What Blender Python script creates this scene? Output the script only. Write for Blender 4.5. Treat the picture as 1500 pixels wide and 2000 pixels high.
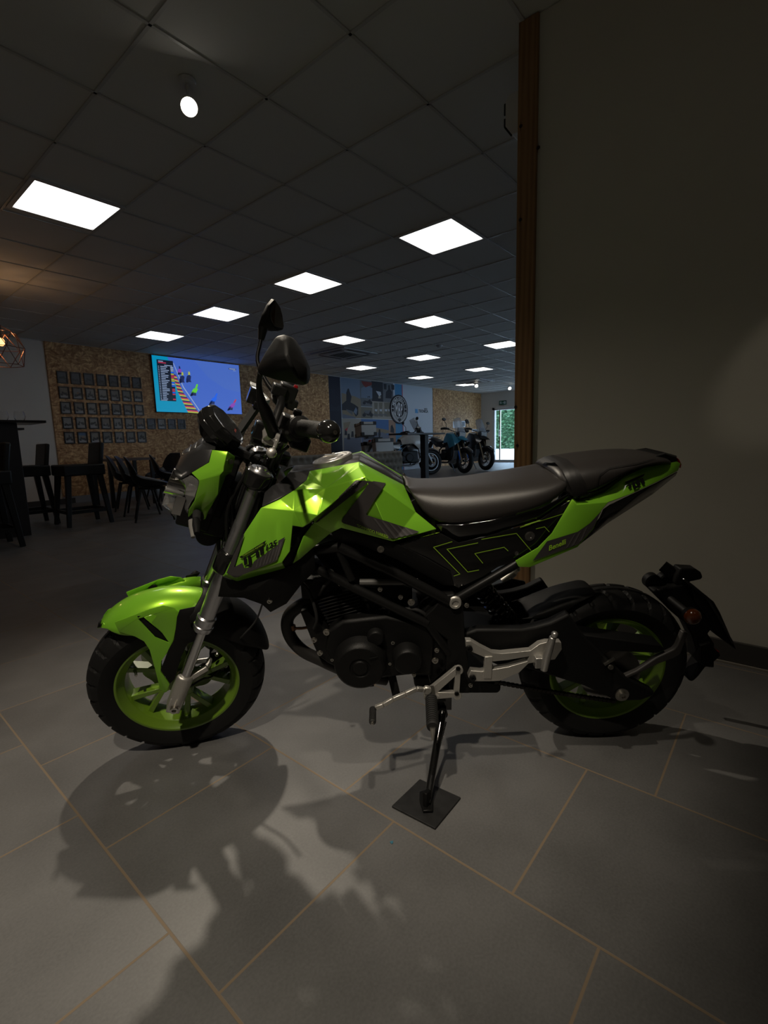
import bpy, bmesh, math, random
from mathutils import Vector, Matrix
from mathutils.bvhtree import BVHTree
import numpy as np
random.seed(7)
for o in list(bpy.data.objects): bpy.data.objects.remove(o)
SC = bpy.context.scene
COL = SC.collection
# ------------------------------------------------------------------ camera
CAMH = 0.895; FPX = 942.0
def _ray(x, y): return Vector((x-750.0, 1000.0-y, -FPX))
_A = _ray(-389, 895).normalized(); _B = _ray(1544, 842); _B = (_B-_A*_A.dot(_B)).normalized()
RC = Matrix((_B, _A, _B.cross(_A)))          # camera axes -> room axes
CAMP = Vector((0, 0, CAMH))
cd = bpy.data.cameras.new('camera'); cam = bpy.data.objects.new('camera', cd); COL.objects.link(cam)
cd.sensor_fit = 'VERTICAL'; cd.sensor_height = 36.0; cd.lens = FPX*36.0/2000.0; cd.clip_start = 0.02; cd.clip_end = 200
cam.matrix_world = Matrix.Translation(CAMP) @ RC.to_4x4()
SC.camera = cam
SC.view_settings.view_transform = 'Standard'; SC.view_settings.look = 'None'
SC.view_settings.gamma = 1.0; SC.view_settings.use_curve_mapping = False
SC.view_settings.exposure = 0.0
# ------------------------------------------------------------------ world + lamps
PANEL_L = 2.6      # brightness of the ceiling panels
w = bpy.data.worlds.new('sky'); SC.world = w; w.use_nodes = True
bg = w.node_tree.nodes['Background']; bg.inputs[0].default_value = (0.52, 0.74, 1.0, 1); bg.inputs[1].default_value = 5.2
def spot(name, loc, target, watts, angle, blend=0.35, color=(1, .88, .71), size=.035):
    l = bpy.data.lights.new(name, 'SPOT'); l.energy = watts; l.spot_size = math.radians(angle); l.spot_blend = blend
    l.color = color; l.shadow_soft_size = size
    o = bpy.data.objects.new(name, l); COL.objects.link(o); o.location = loc
    o.rotation_euler = (Vector(target)-Vector(loc)).to_track_quat('-Z', 'Y').to_euler(); o['kind'] = 'structure'
    return o
CEIL = 2.675
SPOTS = [((1.444, 2.392, 2.56), (0.55, .80, 0.0), 125, 94, .9),
         ((-0.52, 0.28, 2.56), (0.42, .96, 0.45), 138, 54, .8),
         ((0.75, -1.25, 2.56), (2.24, -0.03, 1.13), 10, 10, .3),
         ((0.45, 0.30, 2.56), (1.02, .62, 0.85), 60, 40, .85)]
for _l, _t, _w, _a, _b in SPOTS:
    d = (Vector(_t)-Vector(_l)).normalized()
    spot('spotlight_lamp', Vector(_l)+d*.045, _t, _w, _a, _b)
# ------------------------------------------------------------------ helpers
def wpx(px, py, axis, val):
    "point of the room seen at a pixel, on the plane axis=val"
    d = RC @ _ray(px, py); t = (val-CAMP[axis])/d[axis]; return CAMP+d*t
MATS = {}
def mat(name, color=(.5, .5, .5), rough=.5, metal=0., emit=None, es=1., trans=0., ior=1.45, coat=0., bump=0., bscale=200., vary=0., vscale=8., spec=.5, alpha=1., sheen=0.):
    m = bpy.data.materials.new(name); m.use_nodes = True; nt = m.node_tree; b = nt.nodes['Principled BSDF']
    I = b.inputs
    I['Base Color'].default_value = (*color, 1); I['Roughness'].default_value = rough; I['Metallic'].default_value = metal
    I['IOR'].default_value = ior; I['Transmission Weight'].default_value = trans; I['Coat Weight'].default_value = coat
    I['Coat Roughness'].default_value = .06; I['Specular IOR Level'].default_value = spec; I['Alpha'].default_value = alpha
    I['Sheen Weight'].default_value = sheen
    if emit is not None: I['Emission Color'].default_value = (*emit, 1); I['Emission Strength'].default_value = es
    tc = nt.nodes.new('ShaderNodeTexCoord')
    if vary > 0:
        n = nt.nodes.new('ShaderNodeTexNoise'); n.inputs['Scale'].default_value = vscale; n.inputs['Detail'].default_value = 4
        nt.links.new(tc.outputs['Object'], n.inputs['Vector'])
        r = nt.nodes.new('ShaderNodeMapRange'); r.inputs['From Min'].default_value = .3; r.inputs['From Max'].default_value = .7
        r.inputs['To Min'].default_value = 1-vary; r.inputs['To Max'].default_value = 1+vary
        nt.links.new(n.outputs['Fac'], r.inputs['Value'])
        x = nt.nodes.new('ShaderNodeVectorMath'); x.operation = 'SCALE'; x.inputs[0].default_value = color
        nt.links.new(r.outputs[0], x.inputs['Scale']); nt.links.new(x.outputs[0], I['Base Color'])
    if bump > 0:
        n = nt.nodes.new('ShaderNodeTexNoise'); n.inputs['Scale'].default_value = bscale; n.inputs['Detail'].default_value = 3
        nt.links.new(tc.outputs['Object'], n.inputs['Vector'])
        bp = nt.nodes.new('ShaderNodeBump'); bp.inputs['Strength'].default_value = bump; bp.inputs['Distance'].default_value = .002
        nt.links.new(n.outputs['Fac'], bp.inputs['Height']); nt.links.new(bp.outputs[0], I['Normal'])
    MATS[name] = m; return m
def perp(d):
    d = Vector(d).normalized(); a = Vector((0, 0, 1)) if abs(d.z) < .9 else Vector((1, 0, 0))
    u = d.cross(a).normalized(); return u, d.cross(u).normalized()
def catmull(pts, k=6):
    P = [Vector(p) for p in pts]; out = []
    for i in range(len(P)-1):
        a = P[i-1] if i > 0 else P[i]*2-P[i+1]; b, c = P[i], P[i+1]; d = P[i+2] if i+2 < len(P) else P[i+1]*2-P[i]
        for j in range(k):
            t = j/k; out.append(.5*((2*b)+(c-a)*t+(2*a-5*b+4*c-d)*t*t+(3*b-a-3*c+d)*t**3))
    out.append(P[-1]); return out
class MB:
    "collects shapes and links them as ONE mesh object"
    def __init__(s, fn=None): s.V = []; s.F = []; s.I = []; s.fn = fn; s.mi = 0
    def add(s, V, F):
        n = len(s.V); s.V += [Vector(v) for v in V]; s.F += [tuple(i+n for i in f) for f in F]; s.I += [s.mi]*len(F); return s
    def box(s, c, d, M=None):
        c = Vector(c); V = []
        for x in (-.5, .5):
            for y in (-.5, .5):
                for z in (-.5, .5):
                    v = Vector((x*d[0], y*d[1], z*d[2])); V.append(c+(M @ v if M else v))
        return s.add(V, [(0, 1, 3, 2), (4, 6, 7, 5), (0, 4, 5, 1), (2, 3, 7, 6), (0, 2, 6, 4), (1, 5, 7, 3)])
    def bar(s, a, b, w, h, up=(0, 0, 1), w2=None, h2=None):
        a = Vector(a); b = Vector(b); d = (b-a).normalized(); u = d.cross(Vector(up))
        if u.length < 1e-4: u = d.cross(Vector((1, 0, 0)))
        u.normalize(); v = u.cross(d); w2 = w if w2 is None else w2; h2 = h if h2 is None else h2
        V = [p+u*(i*ww/2)+v*(j*hh/2) for p, ww, hh in ((a, w, h), (b, w2, h2)) for i, j in ((-1, -1), (1, -1), (1, 1), (-1, 1))]
        return s.add(V, [(0, 1, 2, 3), (7, 6, 5, 4), (0, 4, 5, 1), (1, 5, 6, 2), (2, 6, 7, 3), (3, 7, 4, 0)])
    def rings(s, R, closed=True, caps=True, loop=False):
        n = len(R[0]); V = [v for r in R for v in r]; F = []
        m = len(R)
        for i in range(m if loop else m-1):
            k = (i+1) % m
            for j in range(n if closed else n-1):
                l = (j+1) % n; F.append((i*n+j, i*n+l, k*n+l, k*n+j))
        if caps and closed and not loop: F.append(tuple(range(n-1, -1, -1))); F.append(tuple((m-1)*n+j for j in range(n)))
        return s.add(V, F)
    def tube(s, pts, r, n=12, caps=True, smooth=0, flat=None):
        P = [Vector(p) for p in pts]
        rr = list(r) if hasattr(r, '__len__') else None
        if smooth:
            if rr: rr2 = catmull([(q, 0, 0) for q in rr], smooth); rr = [q.x for q in rr2]
            P = catmull(P, smooth)
        R = []; u = None
        for i, p in enumerate(P):
            d = (P[min(i+1, len(P)-1)]-P[max(i-1, 0)]).normalized()
            if u is None: u, v = perp(d)
            else:
                u = (u-d*u.dot(d)).normalized(); v = d.cross(u)
            q = rr[i] if rr else r
            R.append([p+(u*math.cos(t)+v*math.sin(t))*q for t in [2*math.pi*k/n for k in range(n)]])
        return s.rings(R, caps=caps)
    def cyl(s, a, b, r, r2=None, n=24): return s.tube([a, b], [r, r if r2 is None else r2], n)
    def lathe(s, o, ax, prof, n=32, caps=True, arc=None):
        "prof: (along axis, radius)"
        o = Vector(o); d = Vector(ax).normalized(); u, v = perp(d); R = []
        for t, r in prof: R.append([o+d*t+(u*math.cos(a)+v*math.sin(a))*r for a in [2*math.pi*k/n for k in range(n)]])
        return s.rings(R, caps=caps)
    def ball(s, c, r, n=16, sc=(1, 1, 1)):
        c = Vector(c); R = []
        for i in range(1, n//2):
            a = math.pi*i/(n//2); R.append([c+Vector((math.sin(a)*math.cos(t)*r*sc[0], math.sin(a)*math.sin(t)*r*sc[1], math.cos(a)*r*sc[2])) for t in [2*math.pi*k/n for k in range(n)]])
        return s.rings(R)
    def prism(s, poly, vec):
        P = [Vector(p) for p in poly]; v = Vector(vec); n = len(P)
        return s.add(P+[p+v for p in P], [tuple(range(n)), tuple(range(2*n-1, n-1, -1))]+[(i, i+n, (i+1) % n+n, (i+1) % n) for i in range(n)])
    def sheet(s, V, F): return s.add(V, F)
    def mirror_y(s):
        V = [Vector((v.x, -v.y, v.z)) for v in s.V]; F = [tuple(reversed(f)) for f in s.F]; n = len(s.V); I = list(s.I)
        s.V += V; s.F += [tuple(i+n for i in f) for f in F]; s.I += I; return s
    def build(s, name, mats, parent=None, sm=35, bevel=0, bseg=2, solid=0, sub=0, off=-1, tri=False, weld=0):
        me = bpy.data.meshes.new(name); V = [s.fn(v) for v in s.V] if s.fn else s.V
        me.from_pydata([tuple(v) for v in V], [], s.F)
        if not isinstance(mats, (list, tuple)): mats = [mats]
        for m in mats: me.materials.append(m)
        for p, i in zip(me.polygons, s.I): p.material_index = i
        bm = bmesh.new(); bm.from_mesh(me)
        if weld: bmesh.ops.remove_doubles(bm, verts=bm.verts, dist=weld)
        bmesh.ops.recalc_face_normals(bm, faces=bm.faces)
        if tri: bmesh.ops.triangulate(bm, faces=bm.faces)
        for f in bm.faces: f.smooth = sm > 0
        if sm:
            for e in bm.edges:
                if len(e.link_faces) == 2 and e.calc_face_angle(0) > math.radians(sm): e.smooth = False
        bm.to_mesh(me); bm.free()
        o = bpy.data.objects.new(name, me); COL.objects.link(o)
        if parent is not None: o.parent = parent
        if solid: q = o.modifiers.new('s', 'SOLIDIFY'); q.thickness = solid; q.offset = off; q.use_even_offset = False
        if sub: q = o.modifiers.new('u', 'SUBSURF'); q.levels = sub; q.render_levels = sub
        if bevel: q = o.modifiers.new('b', 'BEVEL'); q.width = bevel; q.segments = bseg; q.limit_method = 'ANGLE'; q.angle_limit = math.radians(min(30, max(sm, 12))); q.harden_normals = False
        return o
def tag(o, label, cat, group=None):
    o['label'] = label; o['category'] = cat
    if group: o['group'] = group
    return o
def lab(o, label): o['label'] = label; return o
def empty(name, loc=(0, 0, 0), rz=0., label=None, cat=None, group=None):
    o = bpy.data.objects.new(name, None); COL.objects.link(o); o.location = loc; o.rotation_euler = (0, 0, rz); o.empty_display_size = .1
    if label: tag(o, label, cat, group)
    return o
def struct(o): o['kind'] = 'structure'; return o
def copy_tree(o, parent=None):
    c = o.copy(); COL.objects.link(c); c.parent = parent
    for ch in [q for q in CH.get(o.name, [])]: copy_tree(bpy.data.objects[ch], c)
    return c
CH = {}
def index_children():
    CH.clear()
    for q in bpy.data.objects:
        if q.parent: CH.setdefault(q.parent.name, []).append(q.name)
def text2d(txt, size=1., align='LEFT', bold=0., shear=0.):
    "flat lettering as (verts, faces) in the xy plane"
    cu = bpy.data.curves.new('t', 'FONT'); cu.body = txt; cu.size = size; cu.align_x = align; cu.offset = bold; cu.shear = shear; cu.resolution_u = 3
    o = bpy.data.objects.new('t', cu); COL.objects.link(o)
    dg = bpy.context.evaluated_depsgraph_get(); me = bpy.data.meshes.new_from_object(o.evaluated_get(dg))
    V = [v.co.copy() for v in me.vertices]; F = [tuple(p.vertices) for p in me.polygons]
    bpy.data.objects.remove(o); bpy.data.curves.remove(cu); bpy.data.meshes.remove(me)
    return V, F
# ------------------------------------------------------------------ materials
M_wall = mat('painted_wall', (.55, .53, .47), .75, bump=.15, bscale=300, vary=.03, vscale=3)
M_wallcool = mat('painted_wall_far', (.62, .585, .53), .75)
M_ceil = mat('ceiling_tile', (.64, .64, .62), .85, bump=.3, bscale=500)
M_tbar = mat('ceiling_grid_bar', (.50, .50, .49), .42, spec=.5)
M_black = mat('black_plastic', (.008, .008, .008), .42, bump=.1, bscale=900, spec=.3)
M_blackgloss = mat('gloss_black', (.008, .008, .008), .12, coat=.5)
M_blackmetal = mat('black_metal', (.008, .008, .008), .36, metal=.2, spec=.3)
M_rubber = mat('rubber', (.012, .012, .012), .7, bump=.2, bscale=400)
M_white = mat('white_plastic', (.6, .6, .6), .4)
def panel_mat(name, c, s): return mat(name, (.8, .8, .8), .5, emit=c, es=s)
M_panel = panel_mat('lit_diffuser', (1, .985, .96), PANEL_L)
M_lens = panel_mat('lit_lens', (1, .93, .80), 9.)
M_alu = mat('brushed_aluminium', (.55, .54, .52), .34, metal=.9, bump=.08, bscale=300)
M_base = mat('baseboard_tile', (.05, .048, .045), .4)
M_wood = None
def wood(name, c1, c2, scale=1., axis='Z', rough=.5):
    m = bpy.data.materials.new(name); m.use_nodes = True; nt = m.node_tree; b = nt.nodes['Principled BSDF']; N = nt.nodes.new; L = nt.links.new
    tc = N('ShaderNodeTexCoord'); mp = N('ShaderNodeMapping'); L(tc.outputs['Object'], mp.inputs[0])
    s = [14*scale]*3; s['XYZ'.index(axis)] = 1.1*scale; mp.inputs['Scale'].default_value = s
    n = N('ShaderNodeTexNoise'); n.inputs['Scale'].default_value = 2.4; n.inputs['Detail'].default_value = 7; n.inputs['Distortion'].default_value = .9; L(mp.outputs[0], n.inputs[0])
    wv = N('ShaderNodeTexWave'); wv.wave_type = 'RINGS'; wv.inputs['Scale'].default_value = .9; wv.inputs['Distortion'].default_value = 5; wv.inputs['Detail'].default_value = 2; L(mp.outputs[0], wv.inputs[0])
    mx = N('ShaderNodeMath'); mx.operation = 'MULTIPLY_ADD'; mx.inputs[1].default_value = .35; L(wv.outputs['Fac'], mx.inputs[0]); L(n.outputs['Fac'], mx.inputs[2])
    cr = N('ShaderNodeValToRGB'); cr.color_ramp.elements[0].position = .35; cr.color_ramp.elements[0].color = (*c1, 1); cr.color_ramp.elements[1].position = .9; cr.color_ramp.elements[1].color = (*c2, 1)
    L(mx.outputs[0], cr.inputs[0]); L(cr.outputs[0], b.inputs['Base Color']); b.inputs['Roughness'].default_value = rough
    return m
M_post = wood('pine_post', (.17, .085, .03), (.30, .165, .065), 1.)
M_darkwood = wood('dark_wood', (.010, .008, .007), (.022, .017, .014), 1., 'X', .35)
def osb():
    m = bpy.data.materials.new('strand_board'); m.use_nodes = True; nt = m.node_tree; b = nt.nodes['Principled BSDF']; N = nt.nodes.new; L = nt.links.new
    tc = N('ShaderNodeTexCoord'); prev = None
    n0 = N('ShaderNodeTexNoise'); n0.inputs['Scale'].default_value = 3.5; n0.inputs['Detail'].default_value = 2; L(tc.outputs['Object'], n0.inputs[0])
    ad = N('ShaderNodeVectorMath'); ad.operation = 'MULTIPLY_ADD'; ad.inputs[1].default_value = (.25, .25, .25); L(n0.outputs['Color'], ad.inputs[0]); L(tc.outputs['Object'], ad.inputs[2])
    fac = None
    for k, (rot, sx, sz) in enumerate([(.3, 14, 44), (-.6, 44, 15), (1.2, 17, 52)]):
        mp = N('ShaderNodeMapping'); mp.inputs['Rotation'].default_value = (0, rot, 0); mp.inputs['Scale'].default_value = (sx, 8, sz); L(ad.outputs[0], mp.inputs[0])
        v = N('ShaderNodeTexVoronoi'); v.inputs['Scale'].default_value = 1.; L(mp.outputs[0], v.inputs[0])
        sp = N('ShaderNodeSeparateColor'); L(v.outputs['Color'], sp.inputs[0])
        if fac is None: fac = sp.outputs[0]
        else:
            mm = N('ShaderNodeMath'); mm.operation = 'ADD'; L(fac, mm.inputs[0]); L(sp.outputs[0], mm.inputs[1]); fac = mm.outputs[0]
    dv = N('ShaderNodeMath'); dv.operation = 'DIVIDE'; dv.inputs[1].default_value = 3; L(fac, dv.inputs[0])
    cr = N('ShaderNodeValToRGB'); e = cr.color_ramp.elements; e[0].position = .15; e[0].color = (.22, .10, .035, 1); e[1].position = .85; e[1].color = (.72, .47, .23, 1)
    q = e.new(.5); q.color = (.42, .23, .095, 1); L(dv.outputs[0], cr.inputs[0]); L(cr.outputs[0], b.inputs['Base Color']); b.inputs['Roughness'].default_value = .65
    return m
M_osb = osb()
def floor_mat():
    m = bpy.data.materials.new('floor_tiles'); m.use_nodes = True; nt = m.node_tree; b = nt.nodes['Principled BSDF']; N = nt.nodes.new; L = nt.links.new
    S = .4652; X0 = .328; YA = .1955; YB = .3598; G = .0026
    tc = N('ShaderNodeTexCoord'); sp = N('ShaderNodeSeparateXYZ'); L(tc.outputs['Object'], sp.inputs[0])
    def M(op, a, b2=None, c=None):
        n = N('ShaderNodeMath'); n.operation = op
        for i, v in enumerate((a, b2, c)):
            if v is None: continue
            if isinstance(v, (int, float)): n.inputs[i].default_value = v
            else: L(v, n.inputs[i])
        return n.outputs[0]
    u = M('DIVIDE', M('SUBTRACT', sp.outputs[0], X0), S); row = M('FLOOR', u); fu = M('SUBTRACT', u, row)
    par = M('FLOORED_MODULO', row, 2.)                     # rows alternate
    off = M('MULTIPLY_ADD', par, (YB-YA), YA)
    v = M('DIVIDE', M('SUBTRACT', sp.outputs[1], off), S); cv = M('FLOOR', v); fv = M('SUBTRACT', v, cv)
    du = M('MINIMUM', fu, M('SUBTRACT', 1., fu)); dv = M('MINIMUM', fv, M('SUBTRACT', 1., fv)); dd = M('MINIMUM', du, dv)
    mr = N('ShaderNodeMapRange'); mr.inputs['From Min'].default_value = G/S*.75; mr.inputs['From Max'].default_value = G/S*1.25; L(dd, mr.inputs['Value'])
    cell = N('ShaderNodeCombineXYZ'); L(row, cell.inputs[0]); L(cv, cell.inputs[1])
    wn = N('ShaderNodeTexWhiteNoise'); L(cell.outputs[0], wn.inputs['Vector'])
    n1 = N('ShaderNodeTexNoise'); n1.inputs['Scale'].default_value = 5; n1.inputs['Detail'].default_value = 6; L(tc.outputs['Object'], n1.inputs[0])
    n2 = N('ShaderNodeTexNoise'); n2.inputs['Scale'].default_value = 180; n2.inputs['Detail'].default_value = 3; L(tc.outputs['Object'], n2.inputs[0])
    k = M('ADD', M('MULTIPLY', n1.outputs['Fac'], .5), M('ADD', M('MULTIPLY', n2.outputs['Fac'], .3), M('MULTIPLY', wn.outputs['Value'], .12)))
    cr = N('ShaderNodeValToRGB'); cr.color_ramp.elements[0].position = .25; cr.color_ramp.elements[0].color = (.085, .084, .083, 1)
    cr.color_ramp.elements[1].position = .75; cr.color_ramp.elements[1].color = (.185, .183, .181, 1); L(k, cr.inputs[0])
    mx = N('ShaderNodeMix'); mx.data_type = 'RGBA'; mx.inputs[6].default_value = (.20, .15, .10, 1); L(mr.outputs[0], mx.inputs[0]); L(cr.outputs[0], mx.inputs[7])
    L(mx.outputs[2], b.inputs['Base Color'])
    rr = M('MULTIPLY_ADD', mr.outputs[0], -.36, .8); L(rr, b.inputs['Roughness'])
    bp = N('ShaderNodeBump'); bp.inputs['Strength'].default_value = .25; bp.inputs['Distance'].default_value = .002
    hh = M('ADD', mr.outputs[0], M('MULTIPLY', n2.outputs['Fac'], .12)); L(hh, bp.inputs['Height']); L(bp.outputs[0], b.inputs['Normal'])
    return m
M_floor = floor_mat()
# ------------------------------------------------------------------ room shell
X0, X1, Y0, Y1 = -1.6, 17.4, -3.2, 9.45
WX = 2.24
def slab(name, lo, hi, m, **k): 
    c = [(a+b)/2 for a, b in zip(lo, hi)]; d = [abs(b-a) for a, b in zip(lo, hi)]
    b = MB(); b.box(c, d); return b.build(name, m, **k)
struct(slab('floor', (X0-.2, Y0-.2, -.1), (X1+.2, Y1+.2, 0), M_floor, sm=0))
struct(slab('ceiling', (X0-.2, Y0-.2, CEIL+.004), (X1+.2, Y1+.2, CEIL+.15), M_ceil, sm=0))
struct(slab('wall_far', (X0-.2, Y1, 0), (X1+.2, Y1+.2, CEIL), M_wallcool, sm=0))
struct(slab('wall_left', (X0-.2, Y0, 0), (X0, Y1, CEIL), M_wallcool, sm=0))
struct(slab('wall_back', (X0-.2, Y0-.2, 0), (WX+.16, Y0, CEIL), M_wall, sm=0))
struct(slab('wall_right', (WX, Y0, 0), (WX+.16, .94, CEIL), M_wall, sm=0))
# glazed front of the showroom beyond the partition, out of view behind it
b = MB(); YF = -1.2
b.box(((WX+.16+X1)/2, YF-.1, .2), (X1-WX-.16, .2, .4)); b.box(((WX+.16+X1)/2, YF-.1, (2.35+CEIL)/2), (X1-WX-.16, .2, CEIL-2.35))
nx = 6
WXA = 9.2
b.box(((WX+.16+WXA)/2, YF-.1, 1.375), (WXA-WX-.16, .2, 1.95))
for i in range(nx+1):
    x = WXA+(X1-WXA-.2)*i/nx; b.box((x, YF-.1, 1.375), (.28, .2, 1.95))
struct(b.build('wall_front', M_wallcool, sm=0))
for i in range(nx):
    xa = WXA+(X1-WXA-.2)*i/nx+.14; xb = WXA+(X1-WXA-.2)*(i+1)/nx-.14; f = MB()
    for (x, z, dx, dz) in (((xa+xb)/2, .43, xb-xa, .06), ((xa+xb)/2, 2.32, xb-xa, .06), (xa+.03, 1.375, .06, 1.83), (xb-.03, 1.375, .06, 1.83), ((xa+xb)/2, 1.375, .05, 1.83)):
        f.box((x, YF-.1, z), (dx, .08, dz))
    struct(f.build('window_%d' % (i+1), M_white, sm=0))
# end wall with the glazed exit door
dz1 = wpx(975, 801, 0, X1).z; dyL = wpx(966, 850, 0, X1).y; dyR = dyL-1.0
fL = dyL+.10; fR = dyR-.1; zt = dz1+.1
b = MB(); b.box((X1+.1, (Y1+fL)/2, CEIL/2), (.2, Y1-fL, CEIL)); b.box((X1+.1, (fR+YF)/2, CEIL/2), (.2, fR-YF, CEIL)); b.box((X1+.1, (fL+fR)/2, (zt+CEIL)/2), (.2, fL-fR, CEIL-zt))
struct(b.build('wall_end', M_wallcool, sm=0))
b = MB()
b.box((X1+.06, fL-.05, zt/2), (.14, .1, zt)); b.box((X1+.06, fR+.05, zt/2), (.14, .1, zt)); b.box((X1+.06, (fL+fR)/2, zt-.05), (.14, fL-fR, .1)); b.box((X1+.06, (fL+fR)/2, .05), (.14, fL-fR, .1))
d1 = struct(b.build('door_1', M_white, sm=0, bevel=.006))
M_pane = mat('clear_glass', (1, 1, 1), .02, trans=1., ior=1.05)
b = MB(); b.box((X1+.06, (dyL+dyR)/2, (zt)/2), (.012, dyL-dyR, zt-.2)); b.build('glass_pane', M_pane, d1, sm=0)
b = MB(); b.box((X1+.06, dyL-.2, .5*zt), (.05, .05, zt-.2)); b.cyl((X1-.04, dyL-.2, 1.0), (X1-.04, dyL-.2, 1.25), .012); b.box((X1-.01, dyL-.2, 1.02), (.07, .02, .02)); b.box((X1-.01, dyL-.2, 1.23), (.07, .02, .02))
b.build('door_handle', M_alu, d1)
# outside: ground and hedge
M_ground = mat('pale_concrete', (.75, .74, .72), .9, vary=.05)
struct(slab('ground', (X1+.2, -20, -.12), (70, 50, -.02), M_ground, sm=0))
M_leaf = mat('hedge_leaf', (.045, .115, .045), .5, vary=.5, vscale=3)
b = MB(); rnd = random.Random(3)
hx = 43.
for i in range(5200):
    y = rnd.uniform(16, 28); z = rnd.uniform(.0, 5.4); x = hx+rnd.gauss(0, .35)+.3*math.sin(y*1.5)*math.cos(z*2)
    p = Vector((x, y, z)); s = rnd.uniform(.10, .22); u, v = perp((rnd.uniform(-1, .2), rnd.uniform(-.6, .6), rnd.uniform(-.2, 1)))
    b.add([p-u*s, p-v*s*.5, p+u*s, p+v*s*.5], [(0, 1, 2, 3)])
b.box((hx+1.0, 22, 2.6), (1., 12.4, 5.2))
h = b.build('hedge', M_leaf, sm=0); tag(h, 'tall green hedge standing outside the glazed exit door', 'hedge'); h['kind'] = 'stuff'
# wooden post at the end of the partition
b = MB(); b.box((WX+.075, .985, CEIL/2), (.17, .09, CEIL))
b.box((WX-.012, .985, CEIL/2), (.006, .088, CEIL))
post = b.build('trim_1', M_post, bevel=.003); struct(post)
M_knot = mat('wood_knot', (.035, .016, .008), .6)
b = MB()
for (px, py) in ((1017, 246), (1016, 429), (1007, 795), (1010, 870), (1051, 288)):
    p = wpx(px, py, 0, WX-.016); r = .0085; b.cyl(p+Vector((.002, 0, 0)), p+Vector((-.0006, 0, 0)), r, r*.85, 12)
    b.add([p+Vector((-.0006, -.0016, .028)), p+Vector((-.0006, .0016, 0)), p+Vector((-.0006, .0016, -.03)), p+Vector((-.0006, -.0016, -.004))], [(0, 1, 2, 3)])
b.build('knot', M_knot, post)
# baseboards
b = MB(); b.box((WX-.008, (Y0+.94)/2, .045), (.016, .94-Y0, .09)); struct(b.build('baseboard_right', M_base, sm=0, bevel=.002))
b = MB(); b.box((WX-.021, (Y0+.94)/2, .004), (.010, .94-Y0, .008)); struct(b.build('trim_2', mat('floor_sealant', (.22, .20, .17), .6), sm=0))
b = MB(); b.box(((X0+2.95)/2, Y1-.008, .045), (2.95-X0, .016, .09)); struct(b.build('baseboard_far', M_base, sm=0))
b = MB(); b.box((X1-.008, (Y1+fL)/2, .04), (.016, Y1-fL, .08)); struct(b.build('baseboard_end', M_white, sm=0))
# strand board cladding on the far wall
xo = wpx(89, 700, 1, Y1).x; xn0 = wpx(641, 760, 1, Y1).x; xm1 = wpx(845, 800, 1, Y1).x
struct(slab('trim_3', (xo, Y1-.02, .12), (xn0, Y1, CEIL), M_osb, sm=0))
struct(slab('trim_4', (xm1, Y1-.02, .0), (X1-.02, Y1, CEIL), M_osb, sm=0))
M_kick = mat('grey_kickboard', (.25, .26, .28), .5)
struct(slab('trim_5', (xo, Y1-.015, 0), (xn0, Y1, .12), M_kick, sm=0))
# ceiling grid bars
cx0, cy0 = 3.88+.3, 2.51+.3
b = MB()
x = cx0-.6*12
while x < X1:
    if x > X0: b.box((x, (Y0+Y1)/2, CEIL), (.015, Y1-Y0, .006))
    x += .6
y = cy0-.6*12
while y < Y1:
    if y > Y0: b.box(((X0+X1)/2, y, CEIL), (X1-X0, .015, .006))
    y += .6
struct(b.build('trim_6', M_tbar, sm=0))
# ceiling light panels
PANELS = [((130, 403), 'nearest square ceiling light, at the upper left above the bar side'),
 ((862, 463), 'big square ceiling light closest to the wooden post'),
 ((602, 553), 'square ceiling light next after the big post-side one, towards the television'),
 ((432, 613), 'square ceiling light above the right half of the television'),
 ((312, 656), 'square ceiling light just above the left top corner of the television'),
 ((838, 628), 'square ceiling light in the second row, directly beyond the big one by the post'),
 ((672, 664), 'square ceiling light beside the ceiling cassette unit above the strand board'),
 ((982, 673), 'square ceiling light in the third row, half hidden by the wooden post'),
 ((827, 698), 'square ceiling light just beyond the smoke detector'),
 ((706, 718), 'square ceiling light above the photo collage mural'),
 ((936, 721), 'square ceiling light in the fourth row towards the far door side'),
 ((822, 737), 'square ceiling light above the white part of the mural'),
 ((911, 751), 'small far square ceiling light in front of the far ceiling cassette'),
 ((1035, 742), 'farthest square ceiling light, its edge peeping out behind the wooden post')]
proto = None
def lightpanel(loc, label):
    global proto
    if proto is None:
        r = empty('ceiling_light', loc); f = MB()
        for sx, sy, dx, dy in ((0, .2825, .595, .03), (0, -.2825, .595, .03), (.2825, 0, .03, .535), (-.2825, 0, .03, .535)): f.box((sx, sy, -.004), (dx, dy, .012))
        f.build('frame', M_tbar, r, sm=0)
        g = MB(); rr = .03; P = []
        for cx, cy, a0 in ((1, 1, 0), (-1, 1, 90), (-1, -1, 180), (1, -1, 270)):
            for k in range(5): a = math.radians(a0+k*22.5); P.append((cx*(.2675-rr)+rr*math.cos(a), cy*(.2675-rr)+rr*math.sin(a), -.002))
        g.prism(P, (0, 0, -.005)); g.build('diffuser', M_panel, r, sm=0); proto = r; index_children()
    else: r = copy_tree(proto); r.location = loc
    tag(r, label, 'ceiling light', 'square ceiling light panels'); return r
for (px, lb) in PANELS:
    p = wpx(*px, 2, CEIL); lightpanel((p.x, p.y, CEIL-.001), lb)
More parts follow.
